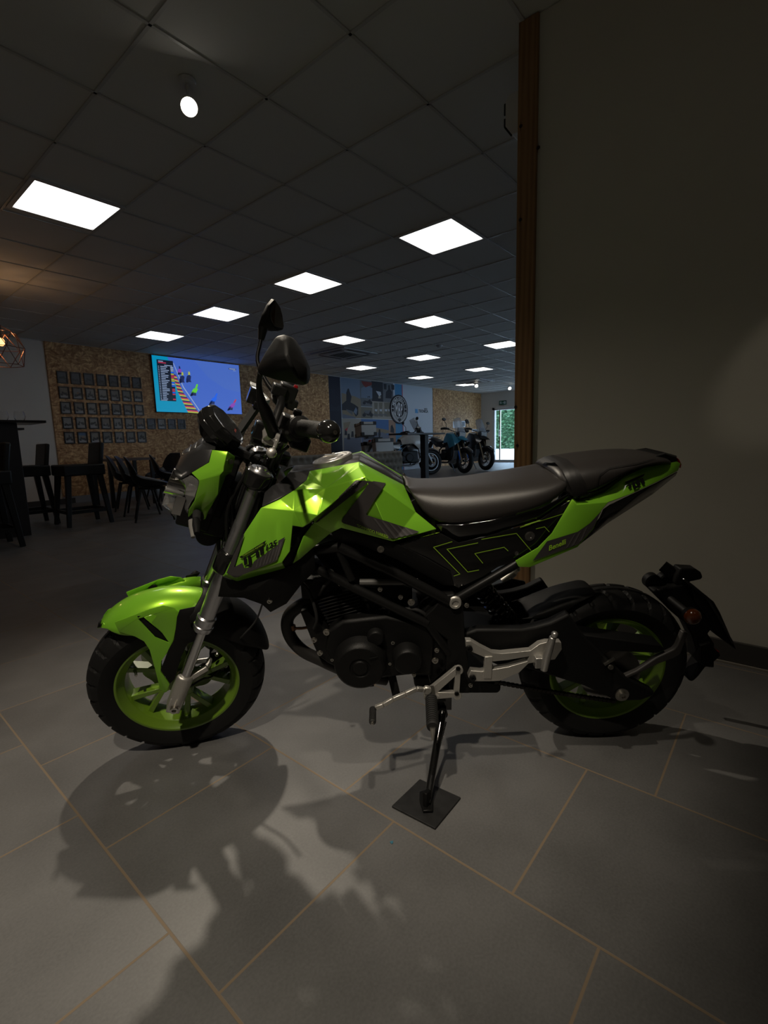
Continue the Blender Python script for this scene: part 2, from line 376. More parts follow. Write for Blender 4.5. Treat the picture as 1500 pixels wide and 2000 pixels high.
# near spotlights
def spot_fixture(loc, target, label, r=.045, name='ceiling_spotlight', group='ceiling spotlights'):
    root = empty(name, (loc[0], loc[1], CEIL), 0, label, 'spotlight', group)
    fn = lambda v: v-Vector((loc[0], loc[1], CEIL))
    d = (Vector(target)-Vector(loc)).normalized(); L = Vector(loc)
    b = MB(fn); b.cyl((loc[0], loc[1], CEIL), (loc[0], loc[1], CEIL-.02), r*.9); b.build('base', M_white, root)
    b = MB(fn); b.lathe(L-d*.07, d, [(0, r*.5), (.02, r*.9), (.10, r), (.105, r), (.105, r*.86), (.095, r*.84), (.09, r*.1)], 28); b.tube([(loc[0], loc[1], CEIL-.02), L-d*.02], .008, 8); b.build('lamp_head', M_white, root)
    b = MB(fn); b.lathe(L+d*.028, d, [(0, r*.82), (.006, r*.82)], 28); b.build('lens', M_lens, root)
    return root
spot_fixture(SPOTS[0][0], (0.35, .55, 1.0), 'lit ceiling spotlight glowing above the motorcycle, nearer than all the light panels')
spot_fixture(SPOTS[1][0], SPOTS[1][1], 'ceiling spotlight aimed at the motorcycle from the camera side, outside the picture')
spot_fixture(SPOTS[3][0], SPOTS[3][1], 'ceiling spotlight aimed at the fuel tank from behind the camera, outside the picture')
spot_fixture(SPOTS[2][0], SPOTS[2][1], 'ceiling spotlight aimed at the plain partition wall, outside the picture')
for (px, lb) in (((930, 753), 'small far ceiling spotlight left of its twin, below the far ceiling cassette'), ((995, 758), 'small far ceiling spotlight closest to the wooden post')):
    p = wpx(*px, 2, CEIL-.1); spot_fixture((p.x, p.y, CEIL-.1), (p.x-2, p.y-2, 1.2), lb, .06)
# cassette air conditioners
M_cas = mat('cassette_panel', (.45, .46, .47), .4)
def cassette(px, label):
    p = wpx(*px, 2, CEIL); r = empty('ceiling_cassette', (p.x, p.y, CEIL), 0, label, 'air conditioner', 'ceiling cassette units')
    b = MB(); b.box((0, 0, -.012), (.95, .95, .024)); b.box((0, 0, -.02), (.62, .62, .03)); b.build('panel', M_cas, r, sm=0, bevel=.006)
    for k in range(4):
        a = k*math.pi/2; M = Matrix.Rotation(a, 3, 'Z'); s = MB(); s.box(M @ Vector((.39, 0, -.022)), (.05, .62, .01), M); s.build('air_slot', M_black, r, sm=0)
    g = MB()
    for k in range(9): g.box((0, -.2+k*.05, -.038), (.42, .012, .006))
    g.build('grille', M_black, r, sm=0)
cassette((672, 690), 'ceiling cassette air conditioner flush in the tiles above the strand board wall')
cassette((925, 744), 'far ceiling cassette air conditioner by the two small spotlights')
p = wpx(858, 674, 2, CEIL); b = MB(); b.lathe((0, 0, 0), (0, 0, -1), [(0, .06), (.018, .06), (.035, .045), (.045, .03), (.047, .005)], 24)
o = b.build('smoke_detector', M_cas); o.location = (p.x, p.y, CEIL); tag(o, 'small round smoke detector on the ceiling between the light panels', 'smoke detector')
# white box on the back of the post, near the ceiling
pb = wpx(1000, 235, 0, WX+.2); b = MB(); P = []
zt_ = wpx(1000, 192, 0, WX+.2).z; zb_ = wpx(1000, 272, 0, WX+.2).z; yl = wpx(993, 235, 0, WX+.2).y
prof = [(.9, zt_), (yl-.02, zt_), (yl, zt_-.02), (yl, zb_+.05), (yl-.035, zb_), (.9, zb_)]
r = empty('wall_unit', (WX+.3, 1.03, zb_), 0, 'pale wall mounted box with dark seam peeping out behind the wooden post top', 'wall unit')
fn = lambda v: v-Vector((WX+.3, 1.03, zb_))
b = MB(fn); b.prism([(WX+.165, max(y, 1.031), z) for y, z in prof], (.22, 0, 0)); b.build('housing', M_white, r, sm=0, bevel=.004)
b = MB(fn)
for (a, c) in (((yl, zt_-.03), (yl, (zt_+zb_)/2+.01)), ((yl, (zt_+zb_)/2-.005), (yl, zb_+.05)), ((yl, zb_+.05), (yl-.035, zb_))): b.bar((WX+.17, a[0]+.002, a[1]), (WX+.17, c[0]+.002, c[1]), .012, .006, (1, 0, 0))
b.build('seam', M_black, r, sm=0)
# ------------------------------------------------------------------ the green motorcycle
_az = math.atan2(-.6357, -.7585)+math.radians(.4); _el = math.radians(-8.8)
_n = Vector((math.cos(_el)*math.cos(_az), math.cos(_el)*math.sin(_az), math.sin(_el)))
BY = -_n; BX = BY.cross(Vector((0, 0, 1))).normalized(); BZ = BX.cross(BY)
BO = Vector((1.46609, .40933, .004)); RB = Matrix((BX, BY, BZ))       # room -> bike
bike = bpy.data.objects.new('motorcycle', None); COL.objects.link(bike); bike.empty_display_size = .2
bike.matrix_world = Matrix.Translation(BO) @ RB.transposed().to_4x4()
tag(bike, 'lime green and black small naked motorcycle leaning on its side stand in the foreground', 'motorcycle')
CB = RB @ (CAMP-BO)                                                    # camera seen from the bike
def bray(px, py): return (RB @ (RC @ _ray(px, py))).normalized()
def T(px, py, y):
    "bike point on the plane y seen at a pixel (used to measure the photo)"
    d = bray(px, py); return CB+d*((y-CB.y)/d.y)
WFB = Vector((-1.2415, 0, .231)); _k = math.radians(25); _d = math.radians(16)
FZ = Vector((math.sin(_k), 0, math.cos(_k))); FY = -Vector((math.cos(_k)*math.sin(_d), -math.cos(_d), -math.sin(_k)*math.sin(_d))); FX = FY.cross(FZ)
RF = Matrix((FX, FY, FZ))
def FK(v): return WFB + RF.transposed() @ Vector(v)                    # steered frame -> bike frame
def FT(px, py, y):
    d = RF @ bray(px, py); o = RF @ (CB-WFB); return o+d*((y-o.y)/d.y)
def crop(ox, oy, s, pts): return [(ox+p[0]/s, oy+p[1]/s)+tuple(p[2:]) for p in pts]
C5 = lambda *p: crop(400, 860, 3., p)
C6 = lambda *p: crop(540, 1060, 3.2609, p)
C7 = lambda *p: crop(780, 840, 2.5862, p)
R8 = lambda *p: crop(860, 1080, 2.5, p)
Z4 = lambda *p: crop(150, 1080, 3.6585, p)
C9 = lambda *p: crop(300, 840, 6.8182, p)
P8 = lambda *p: crop(1180, 1080, 4.6875, p)
S5 = lambda *p: crop(680, 1300, 5.357, p)
H6 = lambda *p: crop(460, 740, 6.818, p)
Z3 = lambda *p: crop(300, 560, 3.5714, p)
I9 = lambda *p: crop(340, 780, 9.375, p)
L8 = lambda *p: crop(440, 1040, 8.3333, p)
def TS(pts, y=None): return [T(p[0], p[1], p[2] if y is None else y) for p in pts]
def FS(pts, y=None): return [FT(p[0], p[1], p[2] if y is None else y) for p in pts]
# paints
def paint(name, c, rough=.30):
    m = mat(name, c, rough, 0., coat=.8, spec=.5); nt = m.node_tree; b = nt.nodes['Principled BSDF']
    b.inputs['Metallic'].default_value = .25; b.inputs['Coat Roughness'].default_value = .07; b.inputs['Specular Tint'].default_value = (1, .80, .12, 1); b.inputs['Specular IOR Level'].default_value = 1.
    return m
M_green = paint('lime_green_paint', (.20, .52, .03), .36)
M_dgreen = mat('lime_wheel_paint', (.13, .24, .015), .38, coat=.4)
M_sticker = mat('grey_sticker', (.035, .032, .032), .45)
M_sticker2 = mat('grey_sticker_stripe', (.060, .056, .056), .45)
M_limeline = mat('lime_sticker_line', (.28, .50, .03), .4)
M_blk = mat('logo_black', (.004, .004, .004), .4)
M_leather = mat('seat_leather', (.024, .021, .020), .40, bump=.14, bscale=700, spec=.6)
M_cover = mat('satin_black_cover', (.020, .020, .021), .30, bump=.08, bscale=800)
M_shell = mat('matt_black_shell', (.006, .006, .006), .55, bump=.15, bscale=900, spec=.22)
M_tyre = mat('tyre_rubber', (.009, .009, .009), .62, bump=.2, bscale=300, spec=.3)
M_chrome = mat('chrome', (.62, .62, .62), .12, metal=1.)
M_forkalu = mat('fork_aluminium', (.50, .50, .52), .27, metal=.95)
M_steel = mat('disc_steel', (.40, .39, .38), .3, metal=1.)
M_engine = mat('engine_black', (.005, .005, .005), .46, bump=.25, bscale=500, spec=.25)
M_cast = mat('cast_aluminium', (.60, .58, .54), .42, metal=.8, bump=.3, bscale=500)
M_bolt = mat('zinc_bolt', (.5, .48, .44), .3, metal=1.)
M_lensclear = mat('clear_lens', (.9, .9, .9), .03, trans=.92, ior=1.3)
M_amber = mat('amber_lens', (.085, .02, .003), .15, coat=.5)
M_smoke = mat('smoked_lens', (.35, .34, .32), .12, trans=.5, ior=1.4)
M_red = mat('red_lens', (.30, .008, .01), .2, coat=.5)
M_greyarm = mat('grey_plastic_arm', (.05, .047, .045), .5)
M_glass = mat('mirror_glass', (.10, .10, .11), .05, metal=1.)
M_stitch = mat('seat_stitching', (.12, .11, .10), .7)
M_display = mat('display_glass', (.05, .05, .052), .2, coat=1.)

my = lambda v: Vector((v.x, -v.y, v.z))
def side(name, m, verts, faces, parent=bike, mirror=True, solid=.003, bevel=.004, sm=35, sub=0):
    if mirror == 'split':          # the far side twin is a part of its own
        b = MB(my); b.sheet([T(*v) for v in verts], faces); b.build(name, m, parent, solid=solid, off=0, bevel=bevel, sm=sm)
    b = MB(); b.sheet([T(*v) for v in verts], faces)
    if mirror is True: b.mirror_y()
    return b.build(name, m, parent, solid=solid, off=0, bevel=bevel, sm=sm, tri=True)
def slabside(name, m, pts, y0, y1, parent=bike, mirror=False, bevel=.003, fork=False, b=None, build=True, yt=None):
    "outline traced at y0, extruded to y1"
    b = b or MB(FK if fork else None); P = [(FT if fork else T)(p[0], p[1], y0 if yt is None else yt) for p in pts]; P = [Vector((v.x, y0, v.z)) for v in P]; n0 = len(b.V)
    b.prism(P, (0, y1-y0, 0))
    if mirror: b.mirror_y()
    return b.build(name, m, parent, bevel=bevel) if build else b
def shell(b, crown, edge, w, n=8, ex=1., far=True, inner=None):
    "arched shell: crown points on the centre plane, edge points at y=-w"
    R = []
    for c, e, ww in zip(crown, edge, w):
        row = []
        for k in range(-n, n+1):
            t = abs(k)/n*math.pi/2; sy = math.sin(t)**ex; cz = 1-math.cos(t)**ex
            q = c+(Vector((e.x, 0, e.z))-Vector((c.x, 0, c.z)))*cz; row.append(Vector((q.x, (1 if k > 0 else -1)*ww*sy, q.z)))
        R.append(row)
    return b.rings(R, closed=False, caps=False)
def hexbolt(b, p, r, y=-1, h=.006):
    p = Vector(p); b.lathe(p, (0, y, 0), [(0, r*1.25), (h*.3, r*1.25), (h*.3, r), (h, r), (h, r*.5), (h*.5, r*.45)], 12)
# ---- wheels
def wheel(fn, R, hw, parent, disc_y, disc_r, tread):
    b = MB(fn)
    prof = [(-.048, .169), (-.048, .161), (-.040, .155), (-.030, .143), (0, .138), (.030, .143), (.040, .155), (.048, .161), (.048, .169), (.043, .169), (.038, .163), (.028, .150), (0, .146), (-.028, .150), (-.038, .163), (-.043, .169)]
    N = 72; o = Vector((0, 0, 0)); P = []
    for k in range(N):
        a = 2*math.pi*k/N; P.append([Vector((math.cos(a)*r, t, math.sin(a)*r)) for t, r in prof])
    b.rings(P, closed=True, caps=False, loop=True)
    b.cyl((0, -.035, 0), (0, .035, 0), .034, n=32)
    for k in range(5):
        a0 = 2*math.pi*k/5+.35
        pt = lambda a, r, y=0: Vector((math.cos(a)*r, y, math.sin(a)*r))
        b.bar(pt(a0, .028), pt(a0, .075), .030, .030, (0, 1, 0), .022, .026)
        for s in (-1, 1):
            b.bar(pt(a0+s*.05, .066), pt(a0+s*.26, .143), .014, .028, (0, 1, 0), .017, .034)
    w = b.build('wheel', M_dgreen, parent, bevel=.0015)
    b = MB(fn); N = 320; pr = [(-.044, .160), (-.050, .170), (-hw*.96, .190), (-hw, .203)]
    hs = [-1, -.93, -.86, -.78, -.68, -.58, -.48, -.38, -.28, -.19, -.10, -.03, .03, .10, .19, .28, .38, .48, .58, .68, .78, .86, .93, 1]
    rc = R-.203
    for s in hs[1:-1]: pr.append((s*hw, .203+rc*(1-abs(s)**2.3)**.62))
    pr += [(hw, .203), (hw*.96, .190), (.050, .170), (.044, .160)]
    P = []
    for k in range(N):
        a = 2*math.pi*k/N; row = []
        for t, r in pr:
            s = t/hw; g = 0.
            if r > .205:
                ph = (a*tread/(2*math.pi)+.42*abs(s)+(.5 if s > 0 else 0)) % 1
                if abs(s) > .16 and (ph < .16): g = .006
                if .10 < abs(s) < .2: g = max(g, .0035)
            row.append(Vector((math.cos(a)*(r-g), t, math.sin(a)*(r-g))))
        P.append(row)
    b.rings(P, closed=False, caps=False, loop=True); b.build('tyre', M_tyre, w, sm=28)
    # petal disc
    b = MB(fn); N = 80; ro = []; ri = []
    for k in range(N):
        a = 2*math.pi*k/N; r = disc_r+.004*math.cos(10*a); ro.append((r, a)); ri.append((disc_r-.032+.003*math.cos(10*a), a))
    q = lambda r, a, y: Vector((math.cos(a)*r, y, math.sin(a)*r))
    b.rings([[q(r, a, disc_y) for r, a in ro], [q(r, a, disc_y+.004) for r, a in ro], [q(r, a, disc_y+.004) for r, a in ri], [q(r, a, disc_y) for r, a in ri]], loop=True, caps=False)
    for k in range(5):
        a = 2*math.pi*k/5; b.bar(q(.03, a, disc_y+.002), q(disc_r-.03, a+.25, disc_y+.002), .016, .004, (0, 1, 0))
    b.cyl((0, disc_y*.6, 0), (0, disc_y+.004, 0), .038, n=24)
    b.build('brake_disc', M_steel, w, bevel=.0006)
    b = MB(fn); a = 3.1; b.tube([q(.142, a, -.004), q(.128, a, -.010), q(.120, a, -.024), q(.117, a, -.036)], [.005, .0045, .004, .0035], 8); b.build('valve_stem', M_bolt, w)
    return w
wf = wheel(FK, .2415, .060, bike, .062, .115, 26)
wr = wheel(lambda v: Vector(v)+Vector((0, 0, .2354)), .2405, .064, bike, .060, .095, 26)
b = MB(); b.lathe((0, -.055, .2354), (0, -1, 0), [(0, .05), (.004, .075), (.008, .085), (.012, .085), (.014, .07), (.014, .03)], 48); b.build('sprocket', M_steel, wr)
# ---- fork
def leg(sy):
    y = sy*.095; b = MB(FK)
    b.lathe((0, y, 0), (0, 0, 1), [(.235, .0215), (.2352, .0245), (.240, .026), (.250, .0265), (.252, .0245), (.262, .0240), (.268, .0255), (.276, .0255), (.280, .0215), (.415, .0212), (.418, .0212), (.470, .0195), (.56, .0185), (.562, .0175), (.69, .0175)], 28)
    o = b.build('fork_leg', M_forkalu, bike)
    b = MB(FK); b.lathe((0, y, 0), (0, 0, 1), [(.07, .0145), (.24, .0145)], 24); lab(b.build('stanchion', M_chrome, o), 'thin chrome inner tube')
    b = MB(FK); b.lathe((0, y, 0), (0, 0, 1), [(-.038, .012), (-.034, .019), (-.015, .0225), (.02, .0225), (.070, .0235), (.083, .022), (.085, .015)], 24)
    b.box((0, y, -.014), (.036, .034, .05)); b.bar((.005, y+.006*sy, .07), (.05, y*.9, .11), .016, .014, (0, 1, 0))
    b.build('axle_clamp', M_cast, o, bevel=.003)
    b = MB(FK); b.lathe((0, y+sy*.012, -.018), (0, sy, 0), [(0, .0135), (.010, .0135), (.010, .0105), (.018, .0105), (.018, .006), (.012, .005)], 6*3); b.cyl((0, 0, -.018*0), (0, y*.98, -.012), .008)
    b.build('axle_nut', M_bolt, o)
    b = MB(FK); b.lathe((0, y, 0), (0, 0, 1), [(.69, .03), (.700, .030), (.704, .0255), (.707, .024), (.707, .014), (.711, .012), (.711, .004)], 28); lab(b.build('fork_cap', M_forkalu, o), 'round silver cap'); return o
lg1 = leg(-1); lg2 = leg(1)
b = MB(FK)
for s in (-1, 1): b.lathe((0, s*.095, 0), (0, 0, 1), [(.418, .026), (.421, .031), (.462, .031), (.468, .027), (.474, .027), (.476, .0215)], 28); b.lathe((0, s*.095, 0), (0, 0, 1), [(.655, .026), (.662, .033), (.694, .034), (.699, .031), (.699, .02)], 28)
b.box((.018, 0, .442), (.05, .17, .036)); b.box((.018, 0, .676), (.055, .17, .028)); b.cyl((.03, 0, .42), (.03, 0, .70), .028); b.cyl((.03, 0, .69), (.03, 0, .712), .017, .015, 6)
b.build('triple_clamp', M_blackgloss, bike, bevel=.003)
b = MB(FK); b.lathe((.03, 0, .45), (0, 0, 1), [(0, .036), (.20, .036)], 24); b.box((.055, 0, .58), (.05, .08, .12)); b.build('steering_head', M_blackmetal, bike, bevel=.004)
b = MB(FK); b.box((.045, 0, .725), (.05, .045, .03)); b.cyl((.03, -.02, .70), (.03, -.02, .78), .015); b.cyl((.03, .02*0+.04, .70), (.03, .04, .78), .015); b.cyl((.03, -.04, .70), (.03, -.04, .78), .015)
b.cyl((.015, -.075, .78), (.015, .075, .78), .019); b.box((.014, 0, .80), (.05, .05, .014)); b.build('bar_clamp', M_blackgloss, bike, bevel=.003)
# ---- front fender
cr1 = FS(Z4((148, 530), (165, 490), (225, 425), (300, 370), (390, 322), (490, 290), (580, 268), (660, 257), (800, 258), (920, 272)), 0)
ed1 = FS(Z4((160, 560), (195, 578), (245, 590), (300, 597), (360, 598), (420, 592), (470, 585), (540, 590), (600, 600), (640, 600)), -.072)
b = MB(FK); shell(b, cr1, ed1, [.026, .045, .060, .068, .072, .074, .075, .075, .075, .074], ex=.9)
fen = b.build('front_fender', M_green, bike, solid=.0035, off=-1, sub=1)
def fpanel(name, m, parent, pts, mirror=True, solid=.003, bevel=.002, faces=None):
    V = FS(pts); F_ = faces or [tuple(range(len(V)))]
    if mirror: b = MB(lambda v: FK(my(v))); b.sheet(V, F_); b.build(name, m, parent, solid=solid, off=0, bevel=bevel)
    b = MB(FK); b.sheet(V, F_)
    return b.build(name, m, parent, solid=solid, off=0, bevel=bevel)
# raised flank running down to the axle
fl_ = Z4((270, 495, -.072), (520, 400, -.074), (620, 372, -.074), (700, 392, -.078), (728, 425, -.082), (712, 520, -.084), (690, 640, -.086), (655, 700, -.088), (605, 770, -.089), (600, 845, -.089), (665, 935, -.090), (640, 995, -.090), (595, 975, -.089), (560, 830, -.087), (520, 690, -.083), (480, 630, -.080), (415, 595, -.077), (300, 560, -.073),
         (480, 455, -.079), (610, 570, -.083), (660, 640, -.085), (560, 600, -.081), (440, 470, -.078))
fpanel('fender_flank', M_green, fen, fl_, faces=[(0, 1, 22, 17), (1, 2, 18, 22), (2, 3, 4, 5, 19, 18), (5, 6, 20, 19), (6, 7, 8, 14, 13, 20), (14, 8, 9, 10, 11, 12), (14, 12, 13), (17, 22, 21, 15, 16), (21, 20, 14, 15)] if False else [(0, 1, 2, 3, 22, 17), (3, 4, 5, 19, 18), (22, 3, 18), (5, 6, 20, 19), (22, 21, 16, 17), (21, 20, 14, 15), (21, 15, 16), (20, 6, 7, 14), (7, 8, 13, 14), (8, 9, 10, 11, 12, 13)])
fpanel('vent_backing', M_shell, fen, Z4((430, 450, -.0745), (500, 440, -.0745), (680, 640, -.0790), (640, 700, -.079), (520, 600, -.0765)))
fpanel('fender_brace', M_shell, fen, Z4((735, 405, -.088), (845, 382, -.090), (835, 420, -.096), (805, 455, -.100), (815, 530, -.102), (865, 585, -.104), (850, 625, -.104), (790, 650, -.104), (745, 745, -.104), (700, 900, -.104), (668, 932, -.100), (600, 835, -.094), (655, 690, -.092), (700, 610, -.090), (715, 460, -.088)),
       faces=[(0, 1, 2, 3, 14), (3, 4, 13, 14), (4, 5, 6, 7, 13), (7, 8, 12, 13), (8, 9, 10, 11, 12)], bevel=.003)
b = MB(FK); cr2 = FS(Z4((900, 262), (960, 275), (1050, 315), (1150, 345), (1220, 390), (1290, 455), (1340, 540), (1368, 610), (1378, 665)), 0)
ed2 = FS(Z4((640, 600), (760, 600), (900, 600), (1010, 590), (1080, 620), (1140, 645), (1180, 665), (1220, 685), (1260, 700)), -.070)
shell(b, cr2, ed2, [.072, .073, .074, .074, .074, .072, .068, .060, .045], ex=.9); lab(b.build('rear_fender_half', M_shell, fen, solid=.004, sub=1), 'matt black rear half of the fender')
b = MB(FK)   # lime wing on the far side
b.sheet([FT(*Z4(p)[0][:2], p[2]) for p in ((480, 292, .075), (640, 225, .085), (770, 178, .088), (830, 170, .088), (885, 168, .088), (885, 255, .080), (700, 260, .070))], [tuple(range(7))]); b.build('fender_wing', M_green, fen, solid=.003, off=0)
b = MB(FK); b.sheet([FT(*Z4(p)[0][:2], p[2]) for p in ((785, 172, .091), (848, 122, .093), (882, 142, .093), (850, 168, .090))], [(0, 1, 2, 3)]); b.build('wing_tip', M_shell, fen, solid=.003, off=0)
b = MB(FK); p0 = FT(*Z4((166, 520))[0], -.012); b.sheet(FS(Z4((172, 480, -.035), (160, 500, -.03), (152, 535, -.03), (162, 525, -.038))), [(0, 1, 2, 3)]); b.build('fender_vent', M_shell, fen, solid=.004, off=0)
# caliper, hoses
b = MB(FK); q = FT(431, 1285, .05); b.box(q, (.05, .05, .085), Matrix.Rotation(-.5, 3, 'Y')); b.box(q+Vector((.0, .0, .0)), (.065, .034, .05)); b.cyl(q+Vector((0, -.03, 0)), q+Vector((0, .03, 0)), .017); b.bar(q, FT(380, 1315, .085), .03, .014, (0, 1, 0))
cal = b.build('brake_caliper', M_blackmetal, bike, bevel=.004)
b = MB(FK); 
for pt in ((424, 1278), (441, 1300), (434, 1305)): hexbolt(b, FT(*pt, .018), .005)
b.build('caliper_bolt', M_bolt, cal)
b = MB(FK); b.tube(FS(Z4((840, 900, -.06), (900, 860, -.03), (940, 800, 0), (950, 760, .02))), .009, 8, smooth=4); b.build('caliper_bracket', M_cast, bike)
b = MB(FK); b.tube(FS(Z4((800, 960, -.07), (900, 900, -.05), (970, 880, -.02), (1040, 800, 0), (1090, 700, .02), (1100, 600, .02))), .003, 6, smooth=5); b.build('sensor_cable', M_rubber, bike)
b = MB(); b.tube([T(513, 1178, -.05), T(500, 1212, -.05), T(478, 1238, -.05), T(470, 1246, -.04)], .0028, 6, smooth=5); b.build('brake_hose', M_rubber, bike)
# ---- headlight and cowl
b = MB(FK); cw = C9((780, 265, -.072), (985, 285, -.084), (1080, 350, -.060), (1068, 420, -.060), (1035, 560, -.062), (930, 545, -.096), (935, 480, -.096), (965, 350, -.092), (740, 432, -.084), (505, 570, -.084),
   (605, 668, -.098), (605, 715, -.098), (850, 850, -.092), (800, 915, -.085), (800, 955, -.080), (730, 1080, -.070), (670, 1235, -.060), (632, 1240, -.060), (640, 1160, -.066), (590, 1100, -.070), (510, 1105, -.072), (490, 1150, -.06), (470, 1280, -.045), (400, 1265, -.035), (455, 1230, -.05), (470, 1060, -.078), (545, 940, -.092), (880, 600, -.096), (960, 600, -.064), (870, 830, -.070))
b.sheet(FS(cw), [(0, 1, 7, 8), (1, 2, 3, 4, 5, 6, 7), (8, 7, 6, 9), (9, 6, 5, 27, 10), (10, 27, 12, 13, 26, 11), (27, 5, 4, 28), (27, 28, 29, 12), (12, 29, 14, 13), (26, 13, 14, 19, 20, 25), (14, 15, 18, 19), (15, 16, 17, 18), (25, 20, 21), (25, 21, 22, 23, 24)])
b.mirror_y(); cowl = b.build('headlight_cowl', M_green, bike, solid=.003, off=0, bevel=.0035)
b = MB(FK)
for s in (-1, 1): b.lathe(FT(*C9((1028, 418))[0], -.0795) if s < 0 else FT(*C9((1028, 418))[0], -.0795)*1, (.6, -.8, .1), [(0, .006), (.003, .006), (.003, .003)], 10)
b.build('cowl_bolt', M_bolt, cowl)
b = MB(FK); up = C9((230, 660, -.0), (385, 322, -.015), (478, 290, -.025), (560, 240, -.03), (650, 180, -.035), (820, 262, -.070), (780, 268, -.073), (738, 432, -.085), (505, 572, -.083), (372, 662, -.055), (235, 655, -.02), (500, 330, -.045), (640, 260, -.06), (300, 580, -.035), (365, 600, -.05), (620, 370, -.072))
b.sheet(FS(up), [(1, 11, 13), (2, 11, 1), (2, 3, 12, 11), (3, 4, 5, 12), (5, 6, 12), (6, 7, 15, 12), (11, 12, 15), (11, 15, 14, 13), (15, 7, 8, 14), (14, 8, 9), (13, 14, 9, 10), (1, 13, 10)])
b.mirror_y()
L_ = [FT(*C9(p)[0][:2], p[2]) for p in ((385, 322, -.015), (478, 290, -.025), (560, 240, -.03), (650, 180, -.035), (820, 262, -.07), (235, 655, -.02))]
for a in range(4): b.add([L_[a], L_[a+1], Vector((L_[a+1].x, -L_[a+1].y, L_[a+1].z)), Vector((L_[a].x, -L_[a].y, L_[a].z))], [(0, 1, 2, 3)])
b.add([L_[0], L_[5], Vector((L_[5].x, -L_[5].y, L_[5].z)), Vector((L_[0].x, -L_[0].y, L_[0].z))], [(0, 1, 2, 3)])
b.build('cowl_visor', M_cover, bike, solid=.003, off=0, bevel=.003)
b = MB(FK); le = C9((232, 660, -.0), (372, 665, -.052), (500, 600, -.080), (600, 668, -.094), (602, 715, -.094), (545, 900, -.090), (500, 955, -.082), (430, 940, -.06), (112, 1000, 0.), (190, 740, -.02), (300, 710, -.05), (460, 1060, -.074), (455, 1265, -.04), (390, 1262, 0.), (200, 1070, 0.), (300, 960, -.045), (270, 1010, -.03))
b.sheet(FS(le), [(0, 1, 10, 9), (1, 2, 3, 4, 5, 10), (5, 6, 7, 15, 10), (10, 15, 8, 9), (15, 7, 6, 11, 16), (8, 15, 16, 14), (16, 11, 12, 13, 14)])
b.mirror_y(); hl = b.build('headlight', M_lensclear, bike, solid=.002, off=0, bevel=.002)
b = MB(FK); b.lathe(FT(*C9((480, 780))[0], -.045), (-1, 0, .1), [(0, .02), (.01, .028), (.05, .034)], 20, caps=False); b.lathe(FT(*C9((480, 780))[0], .045), (-1, 0, .1), [(0, .02), (.01, .028), (.05, .034)], 20, caps=False)
b.ball(FT(*C9((490, 770))[0], -.05), .022, 16); b.box(FT(*C9((450, 900))[0], 0), (.05, .13, .05)); b.build('reflector', M_chrome, hl)
b = MB(FK); b.box(FT(*C9((600, 800))[0], 0)+Vector((.01, 0, 0)), (.08, .13, .16)); b.box(FT(*C9((420, 1120))[0], 0)+Vector((.03, 0, 0)), (.04, .05, .05)); b.box(FT(*C9((900, 700))[0], 0), (.05, .10, .16)); b.build('housing', M_shell, hl, bevel=.006)
b = MB(FK); b.tube(FS(C9((420, 1100, -.035), (310, 1010, -.02), (300, 1010, .02), (420, 1100, .035))), .004, 6); b.build('light_strip', M_white, hl)
# front indicator
b = MB(FK); s0 = FT(*C9((575, 1110))[0], -.085); s1 = FT(*C9((575, 1200))[0], -.125)
b.tube([FT(*C9((640, 1160))[0], -.05), s0, s1], [.012, .010, .009], 12); b.build('indicator_stalk', M_rubber, bike)
b = MB(FK); e0 = FT(*C9((560, 1195))[0], -.12); e1 = FT(*C9((575, 1380))[0], -.165)
b.tube([e0, e0.lerp(e1, .4), e1], [.0100, .0095, .006], 12)
ti = b.build('turn_signal', M_shell, bike); b = MB(FK); f0 = FT(*C9((510, 1210))[0], -.122); f1 = FT(*C9((525, 1430))[0], -.165)
b.tube([f0, f0.lerp(f1, .4), f1], [.0085, .0080, .0045], 12); b.build('signal_lens', M_smoke, ti)
b = MB(FK); s0 = Vector((s0.x, -s0.y, s0.z)); s1 = Vector((s1.x, -s1.y, s1.z)); b.tube([Vector((s0.x+.01, .05, s0.z)), s0, s1], [.012, .01, .009], 12); b.build('indicator_stalk', M_rubber, bike)
b = MB(FK); e0 = Vector((e0.x, -e0.y, e0.z)); e1 = Vector((e1.x, -e1.y, e1.z)); b.tube([e0, e0.lerp(e1, .4), e1], [.0115, .0105, .006], 12); b.build('turn_signal', M_shell, bike)
# clutter behind the cowl: horn, brackets, harness
b = MB(FK); b.box((-.05, 0, .56), (.05, .09, .16)); b.cyl((-.06, -.03, .47), (-.06, .03, .47), .03); b.bar((-.05, -.05, .62), (.02, -.07, .44), .012, .01); b.bar((-.05, .05, .62), (.02, .07, .44), .012, .01)
b.tube([(-.02, -.05, .70), (-.04, -.07, .58), (-.01, -.06, .48), (0.02, -.04, .40)], .006, 8, smooth=5); b.tube([(-.03, .03, .72), (-.05, .05, .58), (-.02, .06, .42), (.02, .05, .33)], .006, 8, smooth=5)
b.build('wiring_bracket', M_blackmetal, bike, bevel=.003)
